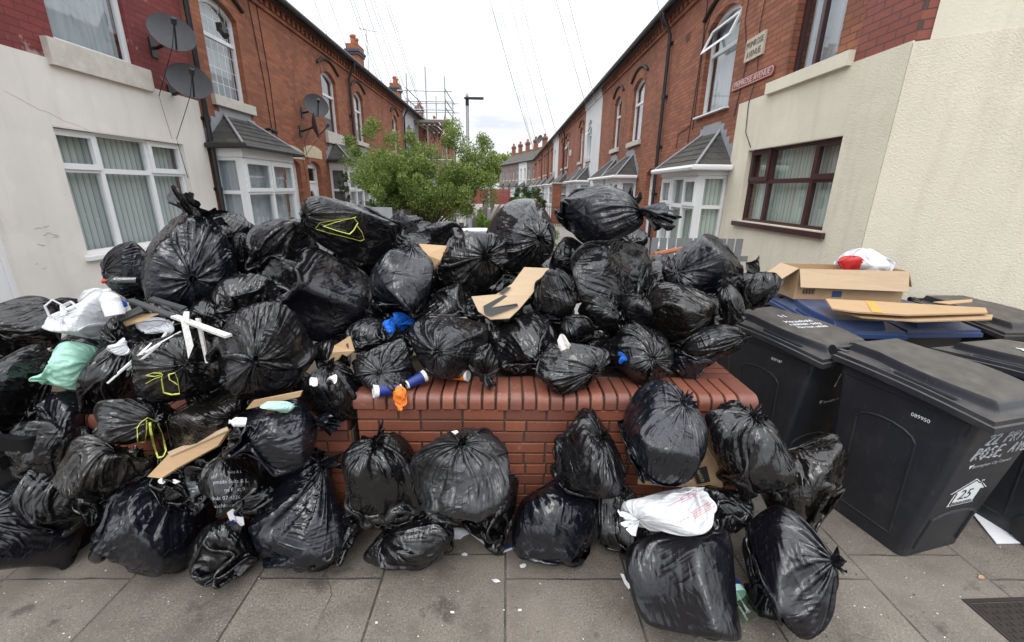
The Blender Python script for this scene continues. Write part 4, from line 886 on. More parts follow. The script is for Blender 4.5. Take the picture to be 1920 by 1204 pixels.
def hand(b, txt, x, z, h, hit, mat, w=.011, sk=0.):
    cx = x
    for ch in txt:
        if ch == ' ': cx += h*.45; continue
        for st in STROKE.get(ch, []):
            pts = []
            for i in range(len(st)-1):
                for q in np.linspace(0, 1, 6)[:-1 if i < len(st)-2 else None]: pts.append((cx+h*.85*(st[i][0]*(1-q)+st[i+1][0]*q)+sk*h*(st[i][1]*(1-q)+st[i+1][1]*q), z+h*(st[i][1]*(1-q)+st[i+1][1]*q)))
            P = [hit(u, v) for u, v in pts]; P = [p for p in P if p]
            if len(P) > 1: b.tube(P, [w*.5*(.75+.35*math.sin(i*1.7+cx*40)) for i in range(len(P))], mat, 6, True, False)
        cx += h*.72
def wheelie_bin(label, loc, rz, body='bin_grey', lid='bin_grey', group='wheelie bins beside the pile', lidrot=0., tilt=(0, 0)):
    """front faces -y; the front left lid corner is the local origin offset"""
    t = thing('wheelie_bin', label, 'wheelie bin', loc, rz, group); t.rotation_euler = (tilt[0], tilt[1], rz)
    Wt, Wb = .285, .235
    b = MB(); secs = []
    for z, f in ((.0, 0), (.03, .02), (.12, .1), (.35, .34), (.6, .6), (.85, .86), (.93, .94), (.935, 1.06), (.985, 1.08), (.985, 1.0)):
        hx = Wb+(Wt-Wb)*f; yf = .135-.135*f+.02; yb = .66+.06*f; secs.append(rrect(-hx, hx, yf, yb, .045, z))
    b.loft(secs, body, True, True)
    ob = b.build('body', t, sharp=40); bv = bvh_of(ob)
    f = MB()                                                           # raised side panels, front foot moulding and rib
    for s_ in (-1, 1):
        def hs(u, v): 
            r_ = bv.ray_cast(Vector((s_*1., u, v)), Vector((-s_, 0, 0)))[0]; return (r_.x, r_.y, r_.z) if r_ else None
        arch = [(.24, .10), (.56, .10), (.56, .70)]+[(.40+.16*math.cos(a), .70+.07*math.sin(a)) for a in np.linspace(.15, math.pi-.15, 8)]+[(.24, .70)]
        for i in range(len(arch)): 
            p0, p1 = arch[i], arch[(i+1) % len(arch)]; P = [hs(p0[0]*(1-q)+p1[0]*q, p0[1]*(1-q)+p1[1]*q) for q in np.linspace(0, 1, 7)]; P = [p for p in P if p]
            if len(P) > 1: f.tube(P, .0065, body, 6)
        f.box((s_*Wt*.93-.012, .05, .86), (s_*Wt*.93+.012, .08, .95), body)
    def hf(u, v, off=.0015):
        r_ = bv.ray_cast(Vector((u, -1., v)), Vector((0, 1, 0)))[0]; return (r_.x, r_.y-off, r_.z) if r_ else None
    arc = [(-.17, .06), (-.17, .27)]+[(.17*-math.cos(a), .27+.05*math.sin(a)) for a in np.linspace(.2, math.pi-.2, 8)]+[(.17, .27), (.17, .06)]
    for i in range(len(arc)-1):
        p0, p1 = arc[i], arc[i+1]; P = [hf(p0[0]*(1-q)+p1[0]*q, p0[1]*(1-q)+p1[1]*q) for q in np.linspace(0, 1, 7)]; P = [p for p in P if p]
        if len(P) > 1: f.tube(P, .008, body, 6)
    f.build('moulding', t)
    # lid: a rim, a domed centre panel and two finger recesses
    l = MB(); nx, ny = 84, 64; hx, y0, y1 = .305, -.035, .745; V = []; F = []
    def lz(x, y):
        v = (y-y0)/(y1-y0); u = abs(x)/hx
        z = 1.0+.055*v+.012*math.sin(math.pi*min(1, max(0, v)))
        sm = lambda a, b_, q: (lambda k: k*k*(3-2*k))(min(1, max(0, (q-a)/(b_-a))))
        edge = .62+.16*math.sin(math.pi*min(1, max(0, (v-.08)/.72)))*(1 if .08 < v < .8 else 0)
        pl_ = (1-sm(edge-.02, edge+.02, u))*(sm(.04, .10, v)); z += .05*pl_
        rc = sm(edge+.03, edge+.06, u)*(1-sm(.90, .94, u))*sm(.22, .27, v)*(1-sm(.60, .66, v)); z -= .045*rc
        return z
    for j in range(ny+1):
        for i in range(nx+1):
            y = y0+(y1-y0)*j/ny; v = j/ny; q = -1+2*i/nx; ed_ = .62+.16*math.sin(math.pi*min(1, max(0, (v-.08)/.72)))*(1 if .08 < v < .8 else 0)
            u = float(np.interp(abs(q), [0, .5, .62, .70, .80, .90, .94, 1], [0, ed_-.02, ed_+.02, ed_+.03, ed_+.06, .90, .94, 1])); x = math.copysign(u*hx, q); V.append((x, y, lz(x, y)))
    for j in range(ny):
        for i in range(nx): a = j*(nx+1)+i; F.append((a, a+1, a+nx+2, a+nx+1))
    l.add(V, F, lid, True)
    ring = [(i, 0) for i in range(nx)]+[(nx, j) for j in range(ny)]+[(i, ny) for i in range(nx, 0, -1)]+[(0, j) for j in range(ny, 0, -1)]
    base = [V[j*(nx+1)+i] for i, j in ring]; secs = []
    for dz, e in ((0, 0), (-.02, .004), (-.024, .014), (-.055, .016), (-.056, -.02)):
        secs.append([(p[0]+(e if p[0] > hx-.001 else -e if p[0] < -hx+.001 else 0), p[1]+(-e if p[1] < y0+.001 else e if p[1] > y1-.001 else 0), p[2]+dz) for p in base])
    l.loft(secs, lid, False, True); ol = l.build('lid', t, recalc=True, sharp=38)
    h = MB(); h.tube([(-.27, .80, 1.05), (.27, .80, 1.05)], .016, body, 10)
    for x in (-.25, -.09, .09, .25): h.tube([(x-.02, .80, 1.05), (x+.02, .80, 1.05)], .027, lid, 12); h.box((x-.015, .72, 1.015), (x+.015, .80, 1.06), lid)
    h.build('handle', t)
    for s_ in (-1, 1):
        w_ = MB(); secs = []
        for x, r in ((0, .02), (0, .085), (.008, .098), (.042, .098), (.05, .085), (.05, .02)): secs.append([(s_*(.215+x), .70+r*math.cos(a), .099+r*math.sin(a)) for a in np.linspace(0, 2*math.pi, 25)[:-1]])
        w_.loft(secs, 'tyre', True, True); w_.build('wheel', t)
    ax = MB(); ax.tube([(-.22, .70, .1), (.22, .70, .1)], .011, 'galv', 8); ax.build('axle', t)
    return t, bv, hf, lz
def decal(t, me, M, name): return put_mesh(me, name, t, M)
def front_text(t, hf, s, x, z, size, mat='ink_grey', rot=0, name='lettering'):
    me = text_mesh(s, size, mat, name, .0004); c, q = math.cos(rot), math.sin(rot)
    def M(a, b_, d):
        u, v = x+a*c-b_*q, z+a*q+b_*c; p = hf(u, v, .001) or (u, .0, v); return (p[0], p[1]-d, p[2])
    return put_mesh(me, name, t, M)
def side_text(t, bv, s, y, z, size, mat='ink_white'):
    me = text_mesh(s, size, mat, 'lettering', .0003)
    def M(a, b_, d):
        p = bv.ray_cast(Vector((-1, y-a, z+b_)), Vector((1, 0, 0)))[0]; return (p.x-.001-d, p.y, p.z)
    return put_mesh(me, 'lettering', t, M)
def lid_text(t, lz, s, x, y, size, mat='ink_white', rot=0):
    me = text_mesh(s, size, mat, 'lettering', .0004); c, q = math.cos(rot), math.sin(rot)
    return put_mesh(me, 'lettering', t, lambda a, b_, d: (x+a*c-b_*q, y+a*q+b_*c, lz(x+a*c-b_*q, y+a*q+b_*c)+.0012+d))
def heart_tick(t, hf, x, z, s):
    pts = [(-.5, .35), (-.1, -.5), (.9, .75), (.35, .45), (.1, .62), (-.05, .3), (-.3, .6)]
    b = MB(); b.plate(pts, [], 0, .0008, lambda u, v, w_: (lambda p: (p[0], p[1]-w_, p[2]))(hf(x+u*s, z+v*s, .001)), 'ink_white'); b.build('emblem', t)
def corner(px, py, z, rz, dx=-.305, dy=-.035):
    """world location of a bin whose lid corner (local dx,dy) is seen at the pixel"""
    p = atZ(px, py, z); c, s = math.cos(rz), math.sin(rz); return (p[0]-(dx*c-dy*s), p[1]-(dx*s+dy*c), 0)
R_ = math.radians
rz = R_(14); L = corner(1862, 803, .97, rz)
t, bv, hf, lz = wheelie_bin('dark grey wheelie bin with a white number 25 house sticker, nearest on the right', L, rz)
b = MB(); hand(b, '22', -.13, .80, .062, hf, 'ink_grey', .010, .1); hand(b, 'PRIM', .0, .80, .066, hf, 'ink_grey', .009, .15); hand(b, 'ROSE,', -.17, .705, .075, hf, 'ink_grey', .011, .15); hand(b, 'AVE', .10, .715, .066, hf, 'ink_grey', .008, .2); b.build('painted_lettering', t)
heart_tick(t, hf, -.13, .655, .022); front_text(t, hf, 'Birmingham City Council', .03, .655, .028, 'ink_grey', .03); side_text(t, bv, '089950', .25, .86, .03)
hs = [(-.075, -.07), (.06, -.07), (.06, .03), (.085, .03), (.045, .075), (.045, .095), (.03, .095), (.03, .083), (-.005, .115), (-.1, .03), (-.075, .03)]
b = MB(); b.plate([(x*1.5+.0, z) for x, z in hs], [], 0, .001, lambda u, v, w_: (lambda p: (p[0], p[1]-w_, p[2]))(hf(u, .44+v, .0012)), 'ink_white')
b.tube([hf(u, .44+v, .003) for u, v in [(x*1.35, z*.9+.003) for x, z in hs]+[(hs[0][0]*1.35, hs[0][1]*.9+.003)]], .0028, 'ink_black', 5); ob = b.build('house_sticker', t)
front_text(t, lambda u, v, o=0: hf(u, v, .003), '25', -.02, .445, .10, 'ink_black'); front_text(t, lambda u, v, o=0: hf(u, v, .003), 'PRIMROSE AVENUE', -.015, .39, .018, 'ink_black')
rz = R_(20); L = corner(1541, 683, .97, rz)
t, bv, hf, lz = wheelie_bin('dark grey wheelie bin marked 11 beside the end of the brick planter', L, rz)
lid_text(t, lz, '11', .02, .52, .075, 'ink_white', R_(-8)); 
for i, s in enumerate(('Household', 'rubbish only', 'No hot ashes')): lid_text(t, lz, s, .03, .40-.055*i, .055-.008*(i == 2), 'ink_white', R_(-8))
b = MB(); hand(b, '11', .02, .72, .10, hf, 'ink_white', .008, .1); b.build('painted_lettering', t)
heart_tick(t, hf, -.04, .60, .025); front_text(t, hf, 'Birmingham City Council', .13, .60, .026, 'ink_white', .05); side_text(t, bv, '039187', .28, .87, .028)
rz = R_(192); L = (3.22, 2.74, 0)
t, bv, hf, lz = wheelie_bin('dark grey wheelie bin with smeared white paint on its lid, behind the number 25 bin', L, rz)
b = MB(); rr = random.Random(9)
for k in range(7):
    x = -.09+k*.035; y = .35+rr.uniform(-.06, .06); n = rr.randint(5, 8); poly = []
    ang = rr.uniform(0, 3); a_ = rr.uniform(.05, .09); c_ = rr.uniform(.012, .022)
    for q in range(n): th = 2*math.pi*q/n; u = a_*math.cos(th)*rr.uniform(.7, 1); v = c_*math.sin(th)*rr.uniform(.6, 1.2); poly.append((x+u*math.cos(ang)-v*math.sin(ang), y+u*math.sin(ang)+v*math.cos(ang)))
    b.plate(poly, [], .001, .0016, lambda u, v, w_: (u, v, lz(u, v)+w_+.001*k), 'ink_white')
b.build('paint_smear', t)
rz = R_(-4); L = corner(1583, 603, 1.0, rz, .305)
L = (2.74, 3.10, 0); t, bv, hf, lz = wheelie_bin('wheelie bin with a blue lid under the open cardboard box', L, rz, 'bin_dark', 'bin_blue')
b = MB(); hand(b, 'Om', -.14, .72, .12, hf, 'ink_white', .02, .1); hand(b, 'se', -.16, .57, .15, hf, 'ink_white', .02, .1); hand(b, 'VE', -.22, .42, .13, hf, 'ink_white', .02, .1); b.build('painted_lettering', t)
wheelie_bin('wheelie bin with a blue lid under the flattened cardboard, by the rendered wall', (3.40, 3.14, 0), R_(3), 'bin_dark', 'bin_blue')
wheelie_bin('black wheelie bin farthest right beyond the blue lidded bins', (4.13, 3.1, 0), R_(2), 'bin_dark', 'bin_dark')
wheelie_bin('black wheelie bin behind the blue lidded bins, mostly hidden by the open box', (2.78, 4.02, 0), R_(8), 'bin_dark', 'bin_dark')
cr_ = atZ(-25, 815, .78)
t = thing('plastic_crate', 'black plastic crate cut by the left edge of the view among the bags', 'crate', (cr_[0], cr_[1]+.2, 0), R_(-8)); b = MB()
b.loft([rrect(-.22, .22, -.16, .2, .03, 0), rrect(-.25, .25, -.19, .23, .03, .70), rrect(-.275, .275, -.215, .255, .03, .705), rrect(-.275, .275, -.215, .255, .03, .78), rrect(-.24, .24, -.18, .22, .03, .78), rrect(-.21, .21, -.15, .19, .03, .3)], 'dark_fill', True, True); b.build('crate_shell', t)
b = MB(); b.box((-.1, -.235, .60), (.1, -.19, .67), 'dark_fill'); b.build('handle', t)
wheelie_bin('dark wheelie bin in the left garden under the green tree', (-1.45, 11.0, 0), R_(5), 'bin_dark', 'bin_dark')
wheelie_bin('dark wheelie bin near the far red brown fence', (-1.9, 40, 0), R_(5), 'bin_dark', 'bin_dark')
# ------------------------------------------------------------------ rubbish bags: a small cloth solver makes the prototypes
def sim(kinds,seed,levels=((32,20,120),(64,40,110),(128,80,60))):
    """kinds: list of dict(R=(rx,ry,rz),loose,K,lo,box)"""
    rng=np.random.default_rng(seed); B=len(kinds); K=44
    d=rng.normal(size=(B,K,3)); d/=np.linalg.norm(d,axis=2,keepdims=True)
    off=np.zeros((B,K)); C=np.zeros(B); Ls=np.zeros(B); sharp=np.zeros(B)
    for b,k in enumerate(kinds):
        R=np.array(k.get('R',(.25,.25,.26)))
        off[b]=np.sqrt(((d[b]*R)**2).sum(1))*rng.uniform(k.get('lo',.86),1.02,K)
        if k.get('box'):
            d[b,:6]=np.array([[1,0,0],[-1,0,0],[0,1,0],[0,-1,0],[0,0,1],[0,0,-1]])+rng.normal(size=(6,3))*.05
            d[b,:6]/=np.linalg.norm(d[b,:6],axis=1,keepdims=True)
            off[b]*=1.45; off[b,:6]=np.array([R[0],R[0],R[1],R[1],R[2]*.9,R[2]*.9])*.85
        C[b]=6.28*(R[0]+R[1])/2*k.get('loose',1.08); Ls[b]=(R[2]*2+R[0]*.9)*k.get('ll',1.16)
        sharp[b]=k.get('sharp',90)
    X=None
    Rz=np.array([k.get('R',(.25,.25,.26))[2] for k in kinds]); Rx=np.array([k.get('R',(.25,.25,.26))[:2] for k in kinds])
    for li,(n,m,its) in enumerate(levels):
        if X is None:
            a=np.arange(n)/n*2*np.pi; t=(np.arange(m))/(m-1)
            A,T=np.meshgrid(a,t,indexing='ij')
            th=np.pi*(.02+.96*T); r=1.14*np.sin(th)**.8
            X=np.stack([r*np.cos(A),r*np.sin(A),1.14*np.cos(th)],-1)[None].repeat(B,0)
            X[...,0]*=Rx[:,0,None,None]; X[...,1]*=Rx[:,1,None,None]; X[...,2]*=Rz[:,None,None]
            X=X*(1+.05*rng.normal(size=(B,n,m,1)))
        else:
            Xo=X; n0,m0=Xo.shape[1:3]
            X=np.empty((B,n,m0,3)); X[:,0::2]=Xo; X[:,1::2]=.5*(Xo+np.roll(Xo,-1,1))
            tt=np.linspace(0,m0-1,m); i0=np.minimum(tt.astype(int),m0-2); f=(tt-i0)[None,None,:,None]
            X=X[:,:,i0]*(1-f)+X[:,:,i0+1]*f
            X=X+rng.normal(size=X.shape)*(.006 if n<100 else .0022)
        t=np.arange(m)/(m-1)
        prof=.42+.58*np.minimum(1,np.minimum(t/.25,(1-t)/.2))
        ra=(C[:,None]/n)*prof[None]; ra_=ra[:,None,:]
        rl=(Ls/(m-1)); rl_=rl[:,None,None]
        V=np.zeros_like(X); g=np.array([0,0,-.0004])*32/n
        ring_r=.018; a=np.arange(n)/n*2*np.pi
        top=np.stack([ring_r*np.cos(a),ring_r*np.sin(a),0*a],-1)
        def con(Xa,Xb,rest,ks,kc):
            D=Xb-Xa; l=np.sqrt((D*D).sum(-1))+1e-9
            s=(l-rest)/l; s=np.where(s>0,s*ks,s*kc)[...,None]*.5
            D*=s
            return D
        rd=np.sqrt(ra[:,:-1]**2+rl[:,None]**2)[:,None,:]
        for it in range(its):
            Xp=X.copy(); V=V*.9; X=X+V+g
            for rep in range(2):
                for p in (0,1):
                    i=np.arange(p,m-1,2)
                    D=con(X[:,:,i],X[:,:,i+1],rl_,1,.9); X[:,:,i]+=D; X[:,:,i+1]-=D
                for p in (0,1):
                    i=np.arange(p,n,2); j=(i+1)%n
                    D=con(X[:,i],X[:,j],ra_,1,.9); X[:,i]+=D; X[:,j]-=D
                for p in (0,1):
                    i=np.arange(p,n,2); j=(i+1)%n
                    D=con(X[:,i,:-1],X[:,j,1:],rd,.5,.3); X[:,i,:-1]+=D; X[:,j,1:]-=D
                    D=con(X[:,i,1:],X[:,j,:-1],rd,.5,.3); X[:,i,1:]+=D; X[:,j,:-1]-=D
                for k,kb in ((2,.14),(4,.04)):
                    for p in range(2):
                        i=np.concatenate([np.arange(q,n,2*k) for q in range(p*k,p*k+k)]); i=i[i<n]; j=(i+k)%n
                        D=con(X[:,i],X[:,j],k*ra_*.96,0,kb); X[:,i]+=D; X[:,j]-=D
                        i=np.concatenate([np.arange(q,m-k,2*k) for q in range(p*k,p*k+k)]); i=np.unique(i[i<m-k])
                        if len(i):
                            D=con(X[:,:,i],X[:,:,i+k],k*rl_*.97,0,kb); X[:,:,i]+=D; X[:,:,i+k]-=D
            for b in range(B):
                P=X[b].reshape(-1,3)
                s=P@d[b].T-off[b]
                e=np.exp(np.clip(s*sharp[b],-60,60)); w=e/e.sum(1,keepdims=True)
                sm=np.log(e.sum(1))/sharp[b]-.012; N=w@d[b]
                P=P-np.where(sm<0,sm,0)[:,None]*N*.8-np.clip(sm,0,.02)[:,None]*N*.015
                X[b]=P.reshape(n,m,3)
            zt=np.clip(X[:,:,0,2].mean(1),Rz*.9,Rz*1.35)
            X[:,:,0,:]=top[None]; X[:,:,0,2]=zt[:,None]
            tgt=X[:,:,-1].copy(); tgt[...,1]*=.5; tgt[...,0]*=.98
            X[:,:,-1]=tgt
            V=np.clip(X-Xp,-.01,.01)
    return X
KINDS = [dict(), dict(loose=1.14), dict(R=(.22, .22, .25), box=1, loose=1.12), dict(R=(.26, .22, .3), lo=.8, sharp=55), dict(R=(.24, .24, .22), loose=1.10, lo=.80), dict(R=(.21, .21, .32), loose=1.12),
         dict(R=(.27, .21, .24), loose=1.1, lo=.84), dict(R=(.2, .2, .33), loose=1.11, lo=.83), dict(R=(.25, .23, .25), loose=1.1, lo=.78, sharp=60), dict(R=(.26, .26, .2), loose=1.1, lo=.84), dict(R=(.24, .20, .26), box=1, loose=1.12, ll=1.16), dict(R=(.25, .24, .27), loose=1.02, lo=.9, sharp=130),
         dict(R=(.23, .23, .3), loose=1.15, lo=.78, ll=1.2), dict(R=(.24, .25, .26), loose=1.08, lo=.84)]
PROTO = sim(KINDS, 3); NB, NA, NL = PROTO.shape[:3]
_i, _j = np.meshgrid(np.arange(NA), np.arange(NL-1), indexing='ij'); _i2 = (_i+1) % NA
BF = np.stack([_i*NL+_j, _i*NL+_j+1, _i2*NL+_j+1, _i2*NL+_j], -1).reshape(-1, 4).astype(np.int32)
BUV = np.stack([np.stack([_i/NA, _j/NL], -1), np.stack([_i/NA, (_j+1)/NL], -1), np.stack([(_i+1)/NA, (_j+1)/NL], -1), np.stack([(_i+1)/NA, _j/NL], -1)], 2).reshape(-1).astype(np.float32)
def fast_mesh(name, V, F, mat, uv=None, smooth=True):
    me = bpy.data.meshes.new(name); n, m = len(V), len(F); k = F.shape[1]
    me.vertices.add(n); me.vertices.foreach_set('co', V.astype(np.float32).ravel()); me.loops.add(m*k); me.loops.foreach_set('vertex_index', F.astype(np.int32).ravel())
    me.polygons.add(m); me.polygons.foreach_set('loop_start', np.arange(m, dtype=np.int32)*k); me.polygons.foreach_set('loop_total', np.full(m, k, np.int32)); me.polygons.foreach_set('use_smooth', np.full(m, smooth))
    me.update(calc_edges=True)
    if uv is not None: me.uv_layers.new(name='uv').data.foreach_set('uv', uv)
    me.materials.append(MATS[mat]); return me
# closing fan for both ends of the tube
def lowfreq(P, rng, amp, n=5, fr=(5, 11)):
    out = np.zeros(P.shape)
    for _ in range(n):
        k = rng.normal(size=3); k *= rng.uniform(*fr)/np.linalg.norm(k); out += rng.normal(size=3)[None]*np.sin(P@k+rng.uniform(0, 6.28))[:, None]
    return out*amp/n
BAGS = []                                                            # (object, world vertices) for ray casts
def tuft(rng, c, d, size, mat, parent, org, droop=.25, ears=False):
    """the loose gathered end of a bag beyond its knot: a thin ruffled flap"""
    d = np.asarray(d, float); d /= np.linalg.norm(d); a = np.cross(d, [.1, .2, 1]); a /= np.linalg.norm(a); b_ = np.cross(d, a)
    n, m = 44, 10; ph = rng.uniform(0, 6.28, 4); V = []; th0 = rng.uniform(0, 6.28); fl = rng.uniform(.25, .6)
    for j in range(m):
        t = j/(m-1); r = size*(.16+.62*t**.8)*(1 if j else .7)
        for i in range(n):
            th = 2*math.pi*i/n
            ru = 1+(.25+.45*t)*(math.sin(5*th+ph[0]+t)+.6*math.sin(9*th+ph[1]-2*t)+.4*math.sin(14*th+ph[2]))*.6
            u, v = r*math.cos(th)*ru, r*math.sin(th)*ru*fl
            u, v = u*math.cos(th0)-v*math.sin(th0), u*math.sin(th0)+v*math.cos(th0)
            L = size*t*(1+.35*math.sin(3*th+ph[3])+.18*math.sin(7*th+ph[0]))
            p = c+d*(L-.012)+a*u+b_*v+np.array([0, 0, -droop*size*t*t]); V.append(p-org)
    i, j = np.meshgrid(np.arange(n), np.arange(m-1), indexing='ij'); k = lambda i, j: j*n+(i % n)
    F = np.stack([k(i, j), k(i+1, j), k(i+1, j+1), k(i, j+1)], -1).reshape(-1, 4)
    uv = np.stack([np.stack([i/n, j/m/4], -1), np.stack([(i+1)/n, j/m/4], -1), np.stack([(i+1)/n, (j+1)/m/4], -1), np.stack([i/n, (j+1)/m/4], -1)], 2).reshape(-1).astype(np.float32)
    me = fast_mesh('knot', np.array(V), F, mat, uv); o = bpy.data.objects.new('knot', me); COL.objects.link(o); o.parent = parent; return o
def bag(label, cx, cy, w, h, rot, kd, proto, Y=None, surf=None, mat='film_black', tail=.055, df=.92, spin=None, seed=None, front=False, cat='bin bag', group='black bin bags in the pile', name='rubbish_bag', warp=.07, tdir=None, sharpen=0):
    seed = len(BAGS)*7+5 if seed is None else seed; rng = np.random.default_rng(seed)
    P = PROTO[proto].reshape(-1, 3).copy(); P -= (P.max(0)+P.min(0))/2
    if cat == 'bin bag': w *= 1.06; h *= 1.06
    k = np.array(kd, float); k /= np.linalg.norm(k)
    sp_ = rng.uniform(0, 6.28) if spin is None else spin
    P = P@np.array([[math.cos(sp_), math.sin(sp_), 0], [-math.sin(sp_), math.cos(sp_), 0], [0, 0, 1]])
    if abs(k[2]) < .999: a = np.cross([0, 0, 1], k)
    else: a = np.array([1., 0, 0])
    a /= np.linalg.norm(a); b_ = np.cross(k, a); P = P[:, :1]*a+P[:, 1:2]*b_+P[:, 2:]*k     # columns: right, up, toward the camera
    P += lowfreq(P, rng, warp*2.2)
    P -= (P.max(0)+P.min(0))/2; cv = np.cov(P[:, :2].T); ev, U = np.linalg.eigh(cv); P[:, :2] = P[:, :2]@(U@np.diag(ev.mean()**.5/np.sqrt(ev))@U.T)
    r0 = math.radians(rot); c_, s_ = math.cos(r0), math.sin(r0)
    # outline axes: e1 along the outline's long direction (image right turned by rot, counter clockwise), e2 across
    A = P[:, 0]*c_+P[:, 1]*s_; B = -P[:, 0]*s_+P[:, 1]*c_; Cc = P[:, 2]
    A /= np.ptp(A); B /= np.ptp(B); Cc /= np.ptp(Cc)
    A -= (A.max()+A.min())/2; B -= (B.max()+B.min())/2; Cc -= (Cc.max()+Cc.min())/2
    pcx, pcy = cx, cy; D = (Y or 2.0)/ray(cx, cy)[1]; sx, sy = w*D/FPX, h*D/FPX
    for it in range(9):
        d = ray(pcx, pcy); wd = d/np.linalg.norm(d); uu = ray(pcx+1, pcy)-d; uu -= wd*np.dot(uu, wd); uu /= np.linalg.norm(uu); vv = np.cross(uu, wd); vv = vv/np.linalg.norm(vv)
        if vv[2] < 0: vv = -vv
        e1 = uu*c_+vv*s_; e2 = -uu*s_+vv*c_; sz = math.sqrt(sx*sy)*df
        Wd = CAM+d*D+A[:, None]*sx*e1+B[:, None]*sy*e2-Cc[:, None]*sz*wd
        if surf is not None: Wd[:, 2] = np.maximum(Wd[:, 2], surf+.004)
        q = prj(Wd); qa = (q[:, 0]-cx)*c_-(q[:, 1]-cy)*s_; qb = (q[:, 0]-cx)*s_+(q[:, 1]-cy)*c_
        sx *= w/np.ptp(qa); sy *= h/np.ptp(qb); ma, mb = (qa.max()+qa.min())/2, (qb.max()+qb.min())/2
        pcx -= ma*c_+mb*s_; pcy -= -ma*s_+mb*c_
        if surf is not None:
            z0 = (CAM+d*D+A[:, None]*sx*e1+B[:, None]*sy*e2-Cc[:, None]*sz*wd)[:, 2].min(); tgt = surf-.045*sy
            g_ = (CAMH-tgt)/(CAMH-z0); D *= g_; sx *= g_; sy *= g_
    if front: Wd[:, 1] = np.where((Wd[:, 2] < .93) & (Wd[:, 0] > -2.3) & (Wd[:, 0] < 1.41), np.minimum(Wd[:, 1], 2.092), Wd[:, 1])
    org = np.array([(Wd[:, 0].max()+Wd[:, 0].min())/2, (Wd[:, 1].max()+Wd[:, 1].min())/2, Wd[:, 2].min()])
    me = fast_mesh(name, Wd-org, BF, mat, BUV); o = bpy.data.objects.new(name, me); COL.objects.link(o); o.location = org; tag(o, label, cat, group)
    kc = Wd.reshape(NA, NL, 3)[:, 0].mean(0); kn = Wd.reshape(NA, NL, 3)[:, 6].mean(0); dirn = kc-kn
    if np.linalg.norm(dirn) < 1e-4: dirn = kc-org
    if tail: tuft(rng, kc, dirn/np.linalg.norm(dirn)+(np.array(tdir) if tdir is not None else 0), tail, mat, o, org)
    BAGS.append((o, Wd)); return o
G = dict(surf=0.0, front=True)
# --- on the pavement, left to right
bag('large smooth black bag lying at the left edge of the pavement, lowest there', 42, 975, 250, 205, -8, (-.5, .25, .8), 11, mat='film_smooth', tail=0, **G)
f2 = bag('black bag with white ties at its knot, lying on the left pavement', 279, 987, 244, 200, 22, (.5, .52, .7), 0, mat='film_blueblack', tail=.05, **G)
bag('flat crumpled black bag on the pavement under the torn white leaflet', 436, 1034, 160, 136, 0, (-.3, .8, -.4), 12, tail=0, **G)
bag('tall boxy black bag standing on the pavement right of the torn leaflet', 550, 946, 196, 240, -3, (.05, .62, .75), 9, mat='film_blueblack', tail=.09, spin=.5, **G)
bag('low black bag squashed against the foot of the tall boxy bag', 620, 1008, 146, 110, 20, (-.6, .3, -.5), 8, mat='film_satin', tail=0, **G)
bag('flat glossy black bag on the pavement below two tied bags at the wall', 767, 1006, 176, 126, 14, (-.8, .25, .5), 13, tail=.03, **G)
bag('narrow black bag wedged behind the dusty grey bag at the wall', 928, 955, 118, 165, 0, (.2, .9, -.3), 4, Y=2.0, tail=0, front=True)
f12 = bag('smooth round black bag on the pavement in front of the brick planter', 1041, 972, 168, 182, -25, (-.55, .75, .3), 11, mat='film_blueblack', tail=0, **G)
bag('small dark bag behind the white printed bag, touching the smooth round bag', 1160, 978, 110, 135, 0, (-.2, .8, .5), 4, Y=1.95, tail=0, front=True)
f18 = bag('large black bag with a ragged side knot on the pavement beside the plastic bottle', 1478, 1071, 206, 206, -22, (.84, .1, .5), 3, mat='film_smooth', tail=.05, surf=0.0)
f19 = bag('boxy black bag nearest the camera under the white printed bag', 1280, 1094, 196, 218, 4, (-.12, -.95, .15), 2, mat='film_smooth', tail=0, spin=.35, surf=0.0)
bag('dark bag showing between the white printed bag and the ragged knot bag', 1345, 962, 132, 100, 0, (.3, .5, -.6), 6, Y=1.9, tail=0, front=True)
bag('tall slumped black bag against the number 25 wheelie bin', 1496, 912, 166, 212, -14, (-.35, .85, .3), 13, Y=1.98, mat='film_brownblack', tail=0)
# --- resting on those, against the planter
f5 = bag('long pleated black bag lying on the tall boxy bag', 500, 828, 204, 132, 22, (.88, .42, -.1), 7, Y=1.86, mat='film_blueblack', tail=.10, tdir=(0, .2, .3), front=True)
f6 = bag('glossy black bag printed with white lettering, tucked under the long pleated bag', 430, 908, 112, 118, 0, (-.3, .8, .2), 4, Y=1.82, tail=0, front=True)
f8 = bag('black bag with a tight top knot leaning on the wall beside the dusty bag', 716, 902, 150, 178, -6, (.02, .82, .58), 1, Y=1.86, tail=.075, front=True)
f9 = bag('dusty grey black bag with a pinched top leaning on the brick planter', 862, 893, 178, 174, 0, (-.05, .58, .8), 0, Y=1.84, mat='film_dusty', tail=.05, front=True)
bag('black bag with its neck twisted to the right, against the planter under the tall bag', 1108, 856, 144, 162, -20, (.62, .62, .45), 0, Y=1.93, mat='film_satin', tail=.06, front=True)
f14 = bag('tall blue black bag standing highest against the planter front', 1240, 819, 168, 194, -18, (.55, .75, .3), 7, Y=1.86, mat='film_blueblack', tail=.06, front=True)
bag('bag with a black knot on top between the leaning cardboard and the bins', 1408, 843, 166, 176, 0, (.28, .68, .66), 8, Y=1.86, tail=.06)
wb = bag('white plastic bag printed in red sitting on the boxy black bag', 1256, 960, 168, 122, 10, (-.75, -.45, .5), 13, Y=1.66, mat='film_white', tail=.06, group='pale bags in the pile')
